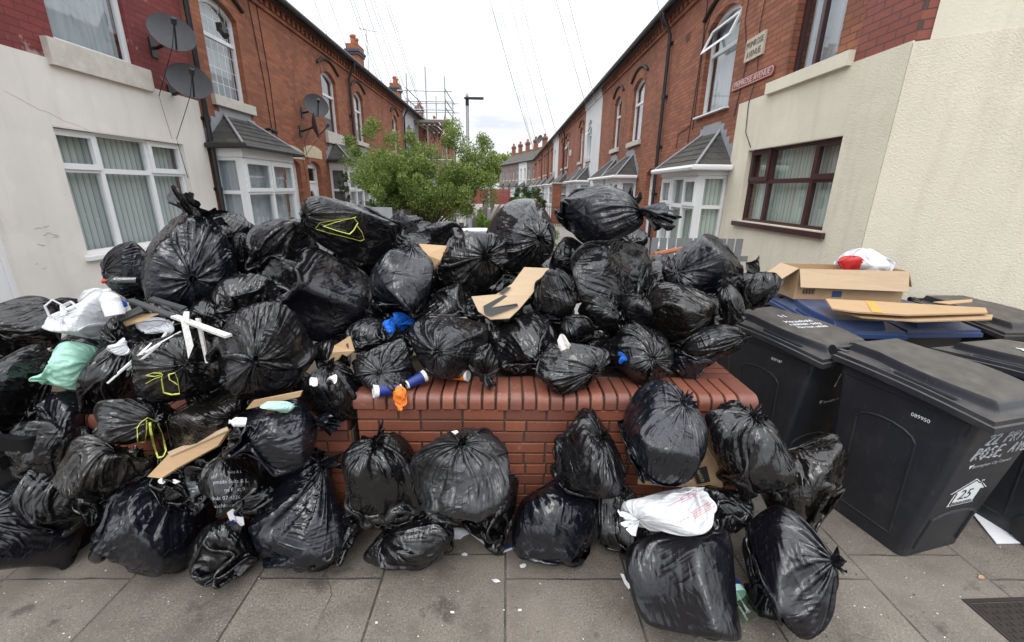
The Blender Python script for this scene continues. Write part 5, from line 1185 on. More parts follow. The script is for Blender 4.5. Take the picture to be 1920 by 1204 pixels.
# --- along the top of the planter
S = dict(surf=.925)
w1 = bag('black bag over two blue paper cups at the left end of the planter', 721, 686, 122, 98, 0, (-.25, -.05, .95), 9, mat='film_satin', tail=.03, **S)
w2 = bag('wide black bag on the planter top between the blue glove and the torn bag', 840, 650, 160, 116, 0, (-.2, -.12, .95), 13, mat='film_satin', tail=.035, **S)
bag('torn black bag gaping open on the planter top', 985, 645, 132, 118, -10, (-.5, .4, -.5), 12, tail=0, **S)
bag('small crumpled black bag hanging over the planter edge beside the orange cup', 906, 680, 58, 70, 0, (-.1, -.9, .4), 4, Y=2.2, tail=.06)
w4 = bag('black bag with a sideways knot drooping over the middle of the planter edge', 1068, 692, 138, 96, -10, (.6, -.25, .75), 0, tail=.035, **S)
w5 = bag('black bag torn to show blue plastic on the right part of the planter', 1192, 662, 146, 112, -12, (.5, -.2, .85), 1, tail=.02, **S)
bag('small low black bag at the right end of the planter top', 1296, 680, 90, 56, 0, (-.7, .1, .4), 9, mat='film_blueblack', tail=0, **S)
bag('flat black bag lying across the small bag at the right end of the planter', 1331, 642, 136, 58, 12, (.9, .2, .3), 6, Y=2.35, tail=.04)
bag('small black bag behind the white tissue on the planter', 1085, 622, 78, 60, -25, (-.5, .4, .3), 8, Y=2.45, tail=0)
bag('black bag below the blue glove at the left of the planter top', 702, 634, 104, 82, 10, (.5, .5, -.5), 3, Y=2.42, mat='film_satin', tail=0)
bag('wrinkled black bag above the wide bag on the planter, left of the torn cardboard', 838, 568, 108, 74, -6, (-.6, .3, -.2), 6, Y=2.62, tail=0)
# --- second tier, centre and right
t1 = bag('smooth blue black bag in the middle of the pile above the blue glove', 756, 526, 124, 128, -8, (-.1, .9, -.1), 11, Y=2.62, mat='film_blueblack', tail=.05)
t2 = bag('black bag with a burst star of creases in the middle of the pile top', 890, 492, 132, 124, 0, (.12, .05, .97), 1, Y=2.85, tail=.07)
t3 = bag('black bag with a puckered knot left of the topmost bag', 977, 441, 146, 128, 8, (.16, .04, .97), 13, Y=3.05, mat='film_satin', tail=.05)
t4 = bag('topmost black bag of the pile with its long neck flapping to the right', 1118, 408, 168, 112, 4, (.88, .2, .3), 7, Y=3.0, mat='film_blueblack', tail=.17, tdir=(.1, 0, -.1))
t5 = bag('big black bag with a knot on its upper left, right of the cardboard', 1147, 515, 160, 145, -28, (-.62, .42, .62), 5, Y=2.72, mat='film_satin', tail=.05)
bag('drooping pouch of black plastic hanging below the big bag with upper left knot', 1195, 580, 62, 82, 20, (.2, .8, .4), 4, Y=2.58, tail=0)
t6 = bag('black bag with pleats falling from its top, right of the taped cardboard', 1043, 557, 94, 104, 0, (.05, .8, .55), 12, Y=2.62, tail=.04)
bag('small black bag with a pointed fold below the big bag with upper left knot', 1121, 587, 78, 74, 0, (.5, .2, .5), 8, Y=2.62, tail=0)
t8 = bag('long black bag pleated to a point at its right end', 1268, 586, 148, 102, -10, (.96, -.1, .25), 7, Y=2.6, mat='film_brownblack', tail=.03)
t9 = bag('large black bag peaked on top, nearest to the brown framed window', 1321, 497, 142, 112, -6, (-.72, .1, .6), 3, Y=2.9, mat='film_blueblack', tail=.03)
bag('black bag with a torn upright neck beside the open cardboard box', 1419, 546, 80, 84, -20, (.0, .92, .3), 1, Y=3.0, tail=.09)
bag('crumpled sheet of black plastic hanging beside the bin marked 11', 1366, 582, 66, 90, -18, (.1, .8, .2), 12, Y=2.62, tail=.05)
bag('black bag between the topmost bag and the pleated bag by the cardboard', 1064, 482, 80, 82, 10, (-.3, .6, .1), 4, Y=3.05, tail=0)
bag('small bag showing behind the large peaked bag, by the handrail', 1242, 506, 58, 58, 0, (.3, .6, -.3), 8, Y=3.15, mat='film_blueblack', tail=.03)
bag('dull black bag far back below the neck of the topmost bag', 1178, 448, 70, 44, 0, (.3, .6, -.3), 6, Y=3.5, mat='film_satin', tail=0)
# --- left part of the pile
l1 = bag('huge black bag with a knotted top standing at the upper left of the pile', 360, 486, 174, 186, -8, (-.05, -.45, .85), 13, Y=2.75, mat='film_blueblack', tail=.04)
bag('black bag with a red bottle cap poking out, below the white window', 246, 507, 106, 102, 14, (-.9, .0, .3), 3, Y=2.85, mat='film_blueblack', tail=.0)
bag('black bag behind the huge knotted bag, in front of the first bay window', 432, 432, 88, 66, -20, (.3, .8, -.2), 4, Y=3.05, tail=0)
bag('leaning black bag left of the bag with the big yellow drawstring', 522, 468, 140, 116, 35, (.6, .5, -.3), 6, Y=2.95, mat='film_satin', tail=0)
l5 = bag('long black bag with a big yellow drawstring on top of the pile', 662, 440, 204, 112, -14, (-.80, .05, .6), 5, Y=2.72, mat='film_satin', tail=.03)
l6 = bag('square boxy black bag under the bag with the big yellow drawstring', 612, 552, 180, 172, -14, (.9, -.35, -.3), 2, Y=2.55, mat='film_smooth', tail=0, spin=.9)
bag('wrinkled black bag left of the square boxy bag', 465, 562, 134, 100, 22, (.4, .5, -.4), 6, Y=2.5, tail=0)
l8 = bag('big round black bag with a central star knot, right of the white painted plank', 492, 664, 202, 192, 0, (0, -.12, .98), 1, Y=2.12, mat='film_satin', tail=.045)
l9 = bag('black bag with a pale yellow drawstring under the white plastic strips', 330, 690, 160, 134, 0, (-.1, .05, .97), 0, Y=2.1, tail=.035)
l10 = bag('wrinkled black bag between the green bag and the bag under the white strips', 214, 722, 140, 172, -6, (.3, .8, .1), 1, Y=2.15, tail=0)
l11 = bag('black bag whose yellow drawstring hangs down over brown cardboard', 254, 788, 158, 84, 6, (.3, .15, .9), 6, Y=2.0, tail=.03)
bag('brownish black bag knotted at its right, behind the cardboard strip', 388, 790, 156, 104, 20, (.85, -.15, .5), 5, Y=2.02, mat='film_brownblack', tail=.04)
l13 = bag('broad black bag with a top knot, above the bag with white ties', 198, 882, 190, 136, 2, (.05, .45, .85), 9, Y=1.86, mat='film_brownblack', tail=.045)
l14 = bag('black bag with white scraps in its neck at the left end of the planter', 616, 738, 120, 116, 0, (0, .72, .65), 13, Y=2.13, tail=.05)
bag('black bag behind the white carrier bag at the left edge', 36, 612, 150, 100, 14, (.8, .5, -.1), 5, Y=2.4, mat='film_brownblack', tail=.05)
bag('black bag at the left edge beside the green bag', 10, 724, 176, 150, 0, (-.6, .4, .1), 3, Y=2.1, tail=0)
bag('smooth bluish black bag bulging below the green bag', 128, 786, 120, 124, 0, (.4, .6, -.3), 0, Y=2.1, mat='film_smooth', tail=0)
lg = bag('pale green translucent bag at the left of the pile', 128, 692, 146, 108, 14, (.86, .22, .3), 3, Y=2.15, mat='film_green', tail=.05, group='pale bags in the pile')
lw = bag('white carrier bag with loop handles at the left of the pile', 158, 598, 156, 92, 8, (-.6, .7, .1), 4, Y=2.25, mat='film_white', tail=0, group='pale bags in the pile')
bag('white carrier bag bulging behind the one with loop handles', 192, 572, 88, 60, 0, (.3, .5, .4), 9, Y=2.5, mat='film_white', tail=0, group='pale bags in the pile')
bag('strip of black bag behind the white carrier bags', 128, 574, 62, 34, 8, (.3, .5, .4), 8, Y=2.7, tail=0)
bag('dark bag pressed under the broken planks', 246, 626, 126, 84, 0, (.4, .5, -.4), 12, Y=2.3, tail=0)
bag('glossy strip of black bag between the huge bag and the leaning bag', 460, 478, 48, 82, 0, (.1, .9, .2), 4, Y=2.95, tail=0)
bag('dark bag in the gap between the square boxy bag and the smooth blue black bag', 696, 588, 78, 78, 0, (.4, .6, -.3), 8, Y=2.6, tail=0)
bag('dark bag in the gap above the torn brown card', 622, 660, 84, 96, 0, (.2, .7, -.3), 4, Y=2.35, tail=.03)
bag('black bag in the gap left of the big round star knot bag', 385, 598, 84, 70, 0, (.2, .7, -.3), 6, Y=2.5, tail=0)
# --- far side of the pile
bag('blue black bag at the back of the pile in front of the white chair frame', 758, 421, 60, 44, -14, (-.4, .6, -.1), 11, Y=4.3, mat='film_blueblack', tail=.03)
bag('smooth bag at the back of the pile right of the blue black bag', 795, 438, 62, 44, 10, (.4, .6, -.1), 9, Y=4.0, mat='film_blueblack', tail=0)
bag('dull pleated bag at the back of the pile above the brown card corner', 822, 441, 86, 54, -6, (-.5, .5, .2), 7, Y=3.5, mat='film_satin', tail=0)
bag('dark bag at the back between the yellow drawstring bag and the brown card', 772, 462, 70, 46, 0, (-.5, .5, .2), 3, Y=3.2, mat='film_satin', tail=0)
bag('dark bag filling the left edge of the view above the black plastic crate', 20, 800, 150, 110, 0, (.3, .6, -.5), 8, Y=2.2, tail=0)
bag('dark bag low at the left edge behind the large smooth bag', 110, 930, 180, 150, 0, (.2, .8, .3), 13, Y=1.95, tail=0, front=True)
bag('dark bag deep in the heap at the far left below the planks', 180, 680, 190, 140, 0, (.3, .6, -.5), 8, Y=2.55, tail=0)
bag('dark bag deep in the heap under the big round star knot bag', 440, 740, 190, 130, 0, (.3, .6, -.5), 0, Y=2.4, tail=0)
bag('dark bag deep in the heap behind the torn gaping bag', 1000, 610, 190, 120, 0, (.3, .6, -.5), 0, Y=2.75, tail=0)
bag('dark bag deep in the heap behind the taped cardboard and topmost bag', 1010, 520, 200, 130, 0, (.3, .6, -.5), 3, Y=3.25, tail=0)
bag('dark bag deep in the heap behind the pointed pleat bag', 1220, 545, 170, 110, 0, (.3, .6, -.5), 8, Y=3.1, tail=0)
bag('dark bag deep in the heap left of the huge knotted bag', 290, 560, 130, 110, 0, (.3, .6, -.5), 8, Y=2.95, tail=0)
bag('dark bag deep in the heap behind the leaning bag and yellow drawstring bag', 560, 480, 190, 110, 0, (.3, .6, -.5), 0, Y=3.2, tail=0)
bag('dark bag on the low wall behind the bag with white scraps', 560, 745, 140, 110, 0, (.3, .6, -.5), 3, Y=2.4, tail=0)
bag('dark bag under the brown cardboard strip in front of the low wall', 340, 880, 150, 110, 0, (.3, .6, -.5), 8, Y=2.0, tail=0, front=True)
bag('dark bag in the gap right of the white tissue, above the drooping knot bag', 1118, 640, 110, 80, 0, (.3, .6, -.5), 8, Y=2.6, tail=0)
bag('dark bag deep in the heap under the taped cardboard', 930, 640, 130, 90, 0, (.3, .6, -.5), 0, Y=2.6, tail=0)
bag('dark bag deep in the heap right of the pointed pleat bag', 1180, 620, 130, 90, 0, (.3, .6, -.5), 3, Y=2.75, tail=0)
bag('dark bag low against the low wall left of the printed lettering bag', 345, 905, 150, 120, 0, (.3, .6, -.5), 0, Y=2.0, tail=0, front=True)
bag('dark bag against the low wall behind the printed lettering bag', 450, 870, 150, 130, 0, (.3, .6, -.5), 3, Y=2.02, tail=0, front=True)
bag('dark bag against the low wall above the bag with white ties', 205, 935, 150, 110, 0, (.3, .6, -.5), 8, Y=2.0, tail=0, front=True)
bag('dark bag on the low wall behind the hanging yellow drawstring', 300, 840, 160, 120, 0, (.3, .6, -.5), 0, Y=2.25, tail=0)
bag('dark bag low against the low wall behind the torn leaflet', 478, 930, 120, 120, 0, (.3, .6, -.5), 0, Y=2.0, tail=0, front=True)
bag('dark bag deep in the heap between the boxy bag and the smooth blue black bag', 690, 500, 130, 120, 0, (.3, .6, -.5), 8, Y=3.2, tail=0)
bag('black bag at the left edge above the one beside the green bag', 4, 662, 120, 96, 0, (.3, .6, -.5), 0, Y=2.4, tail=0)
# --- filling the heart of the heap, glimpsed in the gaps
bag('dark bag deep in the heap behind the wrinkled bag and the cardboard', 935, 570, 150, 120, 0, (.3, .6, -.5), 8, Y=2.95, tail=0)
bag('dark bag deep in the heap below the burst star bag', 840, 530, 120, 120, 0, (.3, .6, -.5), 0, Y=3.1, tail=0)
bag('dark bag deep in the heap above the flat bag and the small end bag', 1255, 630, 170, 110, 0, (.3, .6, -.5), 8, Y=2.75, tail=0)
bag('dark bag deep in the heap under the smooth blue black bag', 745, 610, 130, 110, 0, (.3, .6, -.5), 3, Y=2.75, tail=0)
bag('dark bag deep in the heap behind the square boxy bag', 560, 560, 190, 170, 0, (.3, .6, -.5), 0, Y=2.95, tail=0)
bag('dark bag deep in the heap under the long pleated bag and the card strip', 470, 770, 190, 120, 0, (.3, .6, -.5), 8, Y=2.25, tail=0)
bag('dark bag deep in the heap below the broad lower left bag', 105, 865, 190, 150, 0, (.2, .8, .3), 13, Y=2.0, tail=0, front=True)
bag('dark bag deep in the heap behind the large peaked bag', 1330, 560, 150, 110, 0, (.3, .6, -.5), 0, Y=3.05, tail=0)
bag('dark bag deep in the heap behind the strips and drawstring bag', 330, 600, 170, 110, 0, (.3, .6, -.5), 0, Y=2.55, tail=0)
bag('dark bag low in the gap between the boxy bag and the printed bag', 395, 900, 130, 130, 0, (.3, .6, -.5), 3, Y=1.98, tail=0, front=True)
bag('dark bag low in the gap behind the two tied bags at the wall', 760, 950, 130, 110, 0, (.3, .6, -.5), 8, Y=1.98, tail=0, front=True)
bag('dark bag behind the long pleated point and the crumpled sheet', 1310, 600, 120, 90, 0, (.3, .6, -.5), 6, Y=2.85, tail=0)

# bags press flat where they meet
_n = len(BAGS); _c = [W_.mean(0) for _, W_ in BAGS]; _deep = ['dark bag' in o_['label'] for o_, _ in BAGS]; _W0 = [W_.copy() for _, W_ in BAGS]
for i in range(_n):
    for j in range(i+1, _n):
        d_ = _c[j]-_c[i]; L_ = np.linalg.norm(d_)
        if L_ < .05 or L_ > .9: continue
        nn_ = d_/L_; pi_ = (_W0[i]-_c[i])@nn_; pj_ = (_c[j]-_W0[j])@nn_; ri, rj = np.percentile(pi_, 99), np.percentile(pj_, 99); ov = ri+rj-L_
        if ov <= .005 or ov > .75*min(ri, rj): continue
        for k, p_, r_, s_, other in ((i, pi_, ri, 1, j), (j, pj_, rj, -1, i)):
            if _deep[other] and not _deep[k]: continue
            sh = 1. if (_deep[k] and not _deep[other]) else .5
            lim = r_-ov*sh; mg = .05; cur = ((BAGS[k][1]-_c[k])@nn_)*s_; ex = cur-(lim-mg); m_ = ex > 0
            new = np.where(m_, (lim-mg)+mg*(1-np.exp(-np.maximum(ex, 0)/mg)), cur); BAGS[k][1][:] += ((new-cur)*s_)[:, None]*nn_
for o_, W_ in BAGS:
    o_.data.vertices.foreach_set('co', (W_-np.array(o_.location)).astype(np.float32).ravel()); o_.data.update()
def add_tuft(o, px, py, Yq, dv, size, mat):
    c = atY(px, py, Yq); tuft(np.random.default_rng(int(px)), c, np.array(dv, float), size, MATS[mat].name, o, np.array(o.location), .1)
add_tuft(l1, 362, 402, 2.74, (-.35, 0, 1), .13, 'film_black'); add_tuft(l1, 372, 410, 2.70, (.9, -.2, .25), .12, 'film_black')
add_tuft(t4, 1172, 392, 2.95, (.5, 0, .75), .11, 'film_black')
# ------------------------------------------------------------------ litter and loose things
bpy.context.view_layer.update()
def world_polys(objs):
    V, F = [], []
    for o in objs:
        M_ = o.matrix_world; k = len(V); V += [M_@v.co for v in o.data.vertices]; F += [tuple(i+k for i in p.vertices) for p in o.data.polygons]
    return V, F
_src = [o for o in bpy.data.objects if o.type == 'MESH' and (o.name.startswith('rubbish_bag') or (o.parent and o.parent.name.split('.')[0] in ('brick_planter', 'wheelie_bin', 'low_brick_wall')) or o.name in ('pavement', 'ground'))]
_V, _F = world_polys(_src); HB = BVHTree.FromPolygons(_V, _F)
def hit(px, py, off=0.0):
    d = ray(px, py); d = d/np.linalg.norm(d); r_ = HB.ray_cast(Vector(CAM), Vector(d))
    p = np.array(r_[0]) if r_[0] is not None else atY(px, py, 3.0)
    return p-d*off
def sheet(name, label, cat, pts, th=.006, mat='card', base=None, off=.03, group=None, sub=None):
    """a flat or bent piece of board: pts are (px,py,dY) laid at the depth of what lies at the base pixel; sub = index quads for folds"""
    if base is None: base = (sum(p[0] for p in pts)/len(pts), sum(p[1] for p in pts)/len(pts))
    Y0 = base if isinstance(base, (int, float)) else hit(*base)[1]-off
    P = [atY(p[0], p[1], Y0+(p[2] if len(p) > 2 else 0)) for p in pts]; polys = sub or [tuple(range(len(pts)))]
    n = np.cross(P[polys[0][1]]-P[polys[0][0]], P[polys[0][-1]]-P[polys[0][0]]); n /= np.linalg.norm(n)
    if np.dot(n, CAM-P[0]) < 0: n = -n
    V = [tuple(p) for p in P]+[tuple(p-n*th) for p in P]; m = len(P); F = []
    for q in polys:
        tri = tessellate_polygon([[Vector(P[i]) for i in q]])
        F += [tuple(q[i] for i in t) for t in tri]+[tuple(q[i]+m for i in t)[::-1] for t in tri]
    from collections import Counter
    ed = Counter(tuple(sorted((q[i], q[(i+1) % len(q)]))) for q in polys for i in range(len(q)))
    for (a, b_), c in ed.items():
        if c == 1: F.append((a, b_, b_+m, a+m))
    b = MB(); b.add(V, F, mat); o = b.build(name); recenter(o); tag(o, label, cat, group); o['_y'] = Y0; return o
def overlay(o, name, pts, mat, Y0, dY=-.006):
    """a printed patch or tape lying on a sheet"""
    P = [atY(p[0], p[1], Y0+(p[2] if len(p) > 2 else 0)) for p in pts]
    P = [p+(CAM-p)/np.linalg.norm(CAM-p)*.004 for p in P]; b = MB(); tri = tessellate_polygon([[Vector(p) for p in P]])
    n = len(P); Q = [p+(CAM-p)/np.linalg.norm(CAM-p)*.0012 for p in P]
    b.add([tuple(p-np.array(o.location)) for p in Q]+[tuple(p-np.array(o.location)) for p in P], [tuple(t) for t in tri]+[tuple(i+n for i in t)[::-1] for t in tri]+[(i, (i+1) % n, (i+1) % n+n, i+n) for i in range(n)], mat)
    return b.build(name, o)
def lathe(b, p0, p1, prof, mat, n=22):
    """prof: (t along p0->p1, radius)"""
    p0, p1 = np.array(p0), np.array(p1); d = p1-p0; L = np.linalg.norm(d); d = d/L; a = np.cross(d, [.3, .2, 1]); a /= np.linalg.norm(a); c = np.cross(d, a)
    b.loft([[tuple(p0+d*L*t+a*r*math.cos(q)+c*r*math.sin(q)) for q in np.linspace(0, 2*math.pi, n+1)[:-1]] for t, r in prof], mat, True, True)
def crumple(name, label, cat, px, py, w, h, mat, off=.02, df=.7, seed=1, group=None, rot=0, proto=4, Y=None):
    Yh = Y or hit(px, py)[1]-off
    o = bag(label, px, py, w, h, rot, (.3, .6, .5), proto, Y=Yh, mat=mat, tail=0, df=df, seed=seed, cat=cat, group=group, name=name, warp=.12)
    if group is None and 'group' in o: del o['group']
    return o
# cardboard
Yc = 2.52
c1 = sheet('cardboard', 'flattened cardboard with black tape in the middle of the pile', 'cardboard', [(983, 501, .2), (1030, 503, .2), (1024, 513, .17), (997, 552, .06), (974, 579, .0), (955, 597, -.04), (920, 599, -.05), (897, 584, -.03), (884, 556, .02), (930, 552, .06), (960, 532, .12)], .012, 'card_pale', Yc, sub=[(0, 1, 2, 3, 9, 10), (9, 3, 4, 5, 6, 7, 8)])
overlay(c1, 'tape', [(906, 574, -.0), (945, 553, .06), (952, 555, .058), (919, 577, -.0), (969, 569, .02), (972, 574, .015), (920, 592, -.04), (909, 589, -.035)], 'tape_black', Yc-.012)
overlay(c1, 'tape', [(934, 550, .065), (949, 538, .1), (959, 539, .1), (943, 551, .062)], 'tape_black', Yc-.012)
sheet('cardboard', 'bent brown cardboard strip with a broken corner above the bag with white ties', 'cardboard', [(276, 894, -.05), (315, 853, .0), (430, 804, .02), (408, 836, .0), (331, 878, -.03), (302, 897, -.07)], .014, 'card', (330, 860), .05, sub=[(0, 1, 4, 5), (1, 2, 3, 4)])
sheet('cardboard', 'narrow folded edge of brown cardboard lying on the bent strip', 'cardboard', [(318, 855, .0), (428, 806, .02), (426, 800, .05), (314, 848, .04)], .008, 'card_pale', (330, 860), .06)
sheet('cardboard', 'torn scrap of brown cardboard between the star knot bag and the planter bags', 'cardboard', [(656, 630, .05), (664, 658), (650, 668), (641, 664), (634, 674), (610, 686), (623, 661), (627, 648, .04)], .008, 'card', (638, 660), .05)
sheet('cardboard', 'brown cardboard corner showing left of the burst star bag', 'cardboard', [(785, 457, .1), (838, 461, .1), (826, 488), (812, 503), (799, 478)], .02, 'card', 2.72)
Yn = 2.03
c5 = sheet('cardboard', 'cardboard sheet printed NATCO leaning on the planter behind the bags', 'cardboard', [(1308, 784, .05), (1341, 787, .05), (1336, 838, .02), (1358, 919, -.06), (1196, 908, -.06), (1200, 870, 0)], .012, 'card', Yn)
overlay(c5, 'printed_label', [(1299, 880, -.04), (1325, 874, -.035), (1332, 903, -.05), (1308, 908, -.05)], 'ink_black', Yn-.01)
me = text_mesh('NATCO', .026, 'card_pale', 'lettering', .0004); q0 = atY(1313, 893, Yn-.062); ex_ = atY(1322, 912, Yn-.068)-q0; ex_ /= np.linalg.norm(ex_); ey_ = atY(1330, 889, Yn-.06)-q0; ey_ -= ex_*np.dot(ex_, ey_); ey_ /= np.linalg.norm(ey_); ez_ = np.cross(ex_, ey_)
put_mesh(me, 'lettering', c5, lambda x, y, z: tuple(q0+ex_*x*.8+ey_*y+ez_*z-np.array(c5.location)))
sheet('cardboard', 'thin strip of cardboard above the mint green cloth', 'cardboard', [(461, 768), (474, 752), (566, 734), (562, 744)], .012, 'card', (520, 752), .06)
crumple('cloth', 'crumpled mint green cloth under a cardboard strip', 'cloth', 520, 763, 66, 22, 'mint', .05, seed=4)
sheet('cardboard', 'grey brown card under the dark roofing felt by the milk bottle', 'cardboard', [(204, 618), (216, 605), (262, 590, .04), (301, 588, .06), (262, 604), (208, 621)], .01, 'card', (255, 606), .06)
o = sheet('roofing_felt', 'dark grey scrap of roofing felt beside the white milk bottle', 'roofing felt', [(211, 607), (221, 591, .03), (262, 574, .06), (269, 583, .05), (238, 597, .02)], .014, 'bitumen', (240, 592), .08)
# planks and strips
def plank(label, p0, p1, Y0, Y1, wd, th, mats, name='plank', group='broken planks on the left of the pile'):
    a, b_ = atY(*p0, Y0), atY(*p1, Y1); d = b_-a; L = np.linalg.norm(d); d /= L; s_ = np.cross(d, [0, 0, 1]); s_ /= np.linalg.norm(s_); n = np.cross(s_, d); b = MB(); rr = random.Random(int(p0[0])); cut = 0
    for m, t1 in mats:
        N = max(2, int((t1-cut)*L/.05)); secs = []
        for i in range(N+1):
            t = cut+(t1-cut)*i/N; e = rr.uniform(-.003, .003); secs.append([tuple(a+d*L*t+s_*(u*wd+e)+n*(v*th+e)) for u, v in ((-.5, -.5), (.5, -.5), (.5, .5), (-.5, .5))])
        b.loft(secs, m, True, False); cut = t1
    o = b.build(name); recenter(o); return tag(o, label, 'plank', group)
hy = lambda px, py, o=.06: hit(px, py)[1]-o
plank('long plank painted flaking white at one end and coated grey at the other', (244, 563), (430, 631), hy(262, 572, .07), hy(425, 630, .07), .034, .012, [('bitumen', .48), ('chipped_white', 1)])
plank('short grey coated plank lying behind the long white ended plank', (283, 560), (346, 579), hy(300, 566, .08), hy(340, 575, .08), .05, .014, [('bitumen', 1)])
sheet('plank', 'broken white painted board pointing down below the long plank', 'plank', [(339, 603, .05), (345, 584, .08), (355, 584, .08), (354, 612, .04), (363, 648), (353, 673, -.02), (350, 655)], .010, 'chipped_white', (352, 640), .03, 'broken planks on the left of the pile')
sheet('plank', 'narrow white painted strip standing right of the broken white board', 'plank', [(366, 597, .05), (373, 597, .05), (390, 681), (385, 681)], .012, 'chipped_white', (384, 660), .06, 'broken planks on the left of the pile')
for i, (pts, lab) in enumerate((([(326, 603), (312, 622), (296, 648), (268, 672), (240, 694)], 'thickest white plastic strip trailing over the bags, nearest the white board'), ([(338, 622), (305, 640), (273, 660), (235, 690), (201, 719)], 'longest thin white strip reaching lowest over the wrinkled bag'), ([(284, 643), (262, 664), (243, 680), (221, 700)], 'short thin pale strip left of the other two strips'))):
    b = MB(); b.tube([hit(x, y, .035+.02*math.sin(k*1.3)) for k, (x, y) in enumerate(pts)], [.0075, .0055, .005][i], 'white_paint', 6, True, True, .5); o = b.build('plastic_strip'); recenter(o); tag(o, lab, 'plastic strip', 'white plastic strips over the bags')
# bottles
def bottle(label, p0, p1, r, mat, capm, bands=(), name='plastic_bottle'):
    b = MB(); lathe(b, p0, p1, [(0, r*.55), (.005, r*.9), (.03, r), (.45, r), (.5, r*.95), (.55, r), (.66, r), (.8, r*.6), (.86, r*.34), (.93, r*.34)], mat); o = b.build(name); c = MB(); lathe(c, p0, p1, [(.9, r*.40), (.92, r*.42), (1.0, r*.42), (1.0, r*.3)], capm); c2 = c.build('cap', o)
    for (t0, t1, m) in bands: c = MB(); lathe(c, p0, p1, [(t0, r*1.012), (t0, r*1.02), (t1, r*1.02), (t1, r*1.012)], m); c.build('label_band', o)
    bpy.context.view_layer.update(); off = np.array(p0); 
    for q in [o]+list(o.children):
        for v in q.data.vertices: v.co -= Vector(off)
    o.location = off; return tag(o, label, 'bottle')
glass('pet', (.80, .90, .84)); glass('milk_jug', (.9, .9, .9))
pb = atZ(1404, 1158, .055); bottle('clear plastic bottle with a blue and green label beside the ragged knot bag', pb, pb+np.array([-.035, .24, .05]), .052, 'pet', 'cup_blue', [(.40, .52, 'mint'), (.52, .62, 'cup_blue')])
p0 = hit(217, 592, .08); bottle('white plastic milk bottle among the broken planks', p0, p0+np.array([-.03, .02, .14]), .042, 'white_paint', 'white_paint')
p0 = hit(212, 528, .0)+np.array([0, -.02, 0]); bottle('bottle with a red cap poking out of the bag below the white window', p0+np.array([.14, .05, 0]), p0+np.array([-.03, -.02, .01]), .035, 'pet', 'red_cap')
p0 = hit(462, 792, .05); bottle('small white bottle lying beside the right hand knot of the brown black bag', p0, p0+np.array([-.06, -.03, .02]), .022, 'white_paint', 'white_paint')
crumple('plastic_scrap', 'blue plastic scrap between the milk bottle and the grey plank', 'plastic scrap', 232, 570, 16, 13, 'film_blue', .06, seed=3)
crumple('plastic_wrapper', 'clear plastic wrapper with yellow print under the planks', 'wrapper', 290, 612, 74, 34, 'film_clear', .07, seed=5, proto=9)
crumple('plastic_bag', 'crumpled white carrier bag edge beside the green bag', 'plastic bag', 222, 650, 46, 34, 'film_white', .04, seed=8, proto=9)
# gloves, cups and scraps on the planter
g1 = crumple('plastic_bag', 'bright blue crumpled plastic glove on the bags left of centre', 'plastic glove', 752, 604, 44, 34, 'film_blue', .05, seed=21, rot=-30, proto=9)
g1['label'] = 'bright blue crumpled plastic bag end showing on the pile left of centre'; g1['category'] = 'plastic bag'
crumple('plastic_bag', 'smaller blue plastic lump hanging left of the bright blue bag end', 'plastic bag', 729, 611, 24, 32, 'film_blue', .06, seed=22, proto=12)
crumple('plastic_scrap', 'blue plastic showing through the tear of a black bag on the planter', 'plastic scrap', 1168, 671, 19, 23, 'film_blue', .012, seed=23)
crumple('tissue', 'white tissue paper stuffed between bags on the planter', 'tissue', 1058, 646, 26, 40, 'tissue', .02, seed=24, proto=12)
crumple('rubber_glove', 'orange rubber glove hanging over the planter edge', 'glove', 750, 747, 27, 48, 'glove_orange', .02, df=.45, seed=25, proto=12, rot=0, Y=2.07)
crumple('tissue', 'white scrap on top of the dusty grey black bag', 'tissue', 853, 812, 13, 10, 'tissue', .02, seed=26)
crumple('tissue', 'left white scrap in the neck of the bag at the planter end', 'tissue', 588, 716, 16, 18, 'tissue', .03, seed=27); crumple('tissue', 'right white scrap in the neck of the bag at the planter end', 'tissue', 622, 711, 20, 18, 'tissue', .03, seed=28)
crumple('tissue', 'left white tie at the knot of the bag on the pavement', 'tie', 303, 902, 14, 12, 'tissue', .03, seed=29); crumple('tissue', 'right white tie at the knot of the bag on the pavement', 'tie', 331, 903, 15, 9, 'tissue', .03, seed=30)
crumple('plastic_wrapper', 'crushed blue and white wrapper on the pavement below the dusty bag', 'wrapper', 862, 1003, 40, 28, 'film_clear', .01, seed=31, proto=12)
def cup(label, pr, pb_, r0, r1, m1, m2, rim='white_paint'):
    pr, pb_ = np.array(pr), np.array(pb_); b = MB(); lathe(b, pr, pb_, [(0.0, r0*1.06), (.025, r0*1.06), (.03, r0), (.16, r0*.97), (.98, r1), (1, r1*.9), (.985, r1*.7), (.02, r0*.9)], m2); o = b.build('paper_cup')
    c = MB(); lathe(c, pr, pb_, [(.17, r0*.985), (.17, r0*.995), (.93, r1*1.035), (.93, r1*1.02)], m1); c.build('printed_sleeve', o); off = pb_
    for q in [o]+list(o.children):
        for v in q.data.vertices: v.co -= Vector(off)
    o.location = off; return tag(o, label, 'paper cup', 'paper cups on the planter')
zc_ = .925
cup('blue and white paper cup lying at the left corner of the planter', atZ(700, 734, zc_+.045), atZ(752, 728, zc_+.03), .034, .025, 'cup_blue', 'white_paint')
cup('blue paper cup with white stripes pointing up between two planter bags', atZ(797, 704, zc_+.06), atZ(762, 722, zc_+.035), .033, .024, 'cup_blue', 'white_paint')
cup('orange and white paper cup lying in the middle of the planter edge', atZ(878, 704, zc_+.045), atZ(850, 703, zc_+.035), .034, .027, 'cup_orange', 'white_paint')
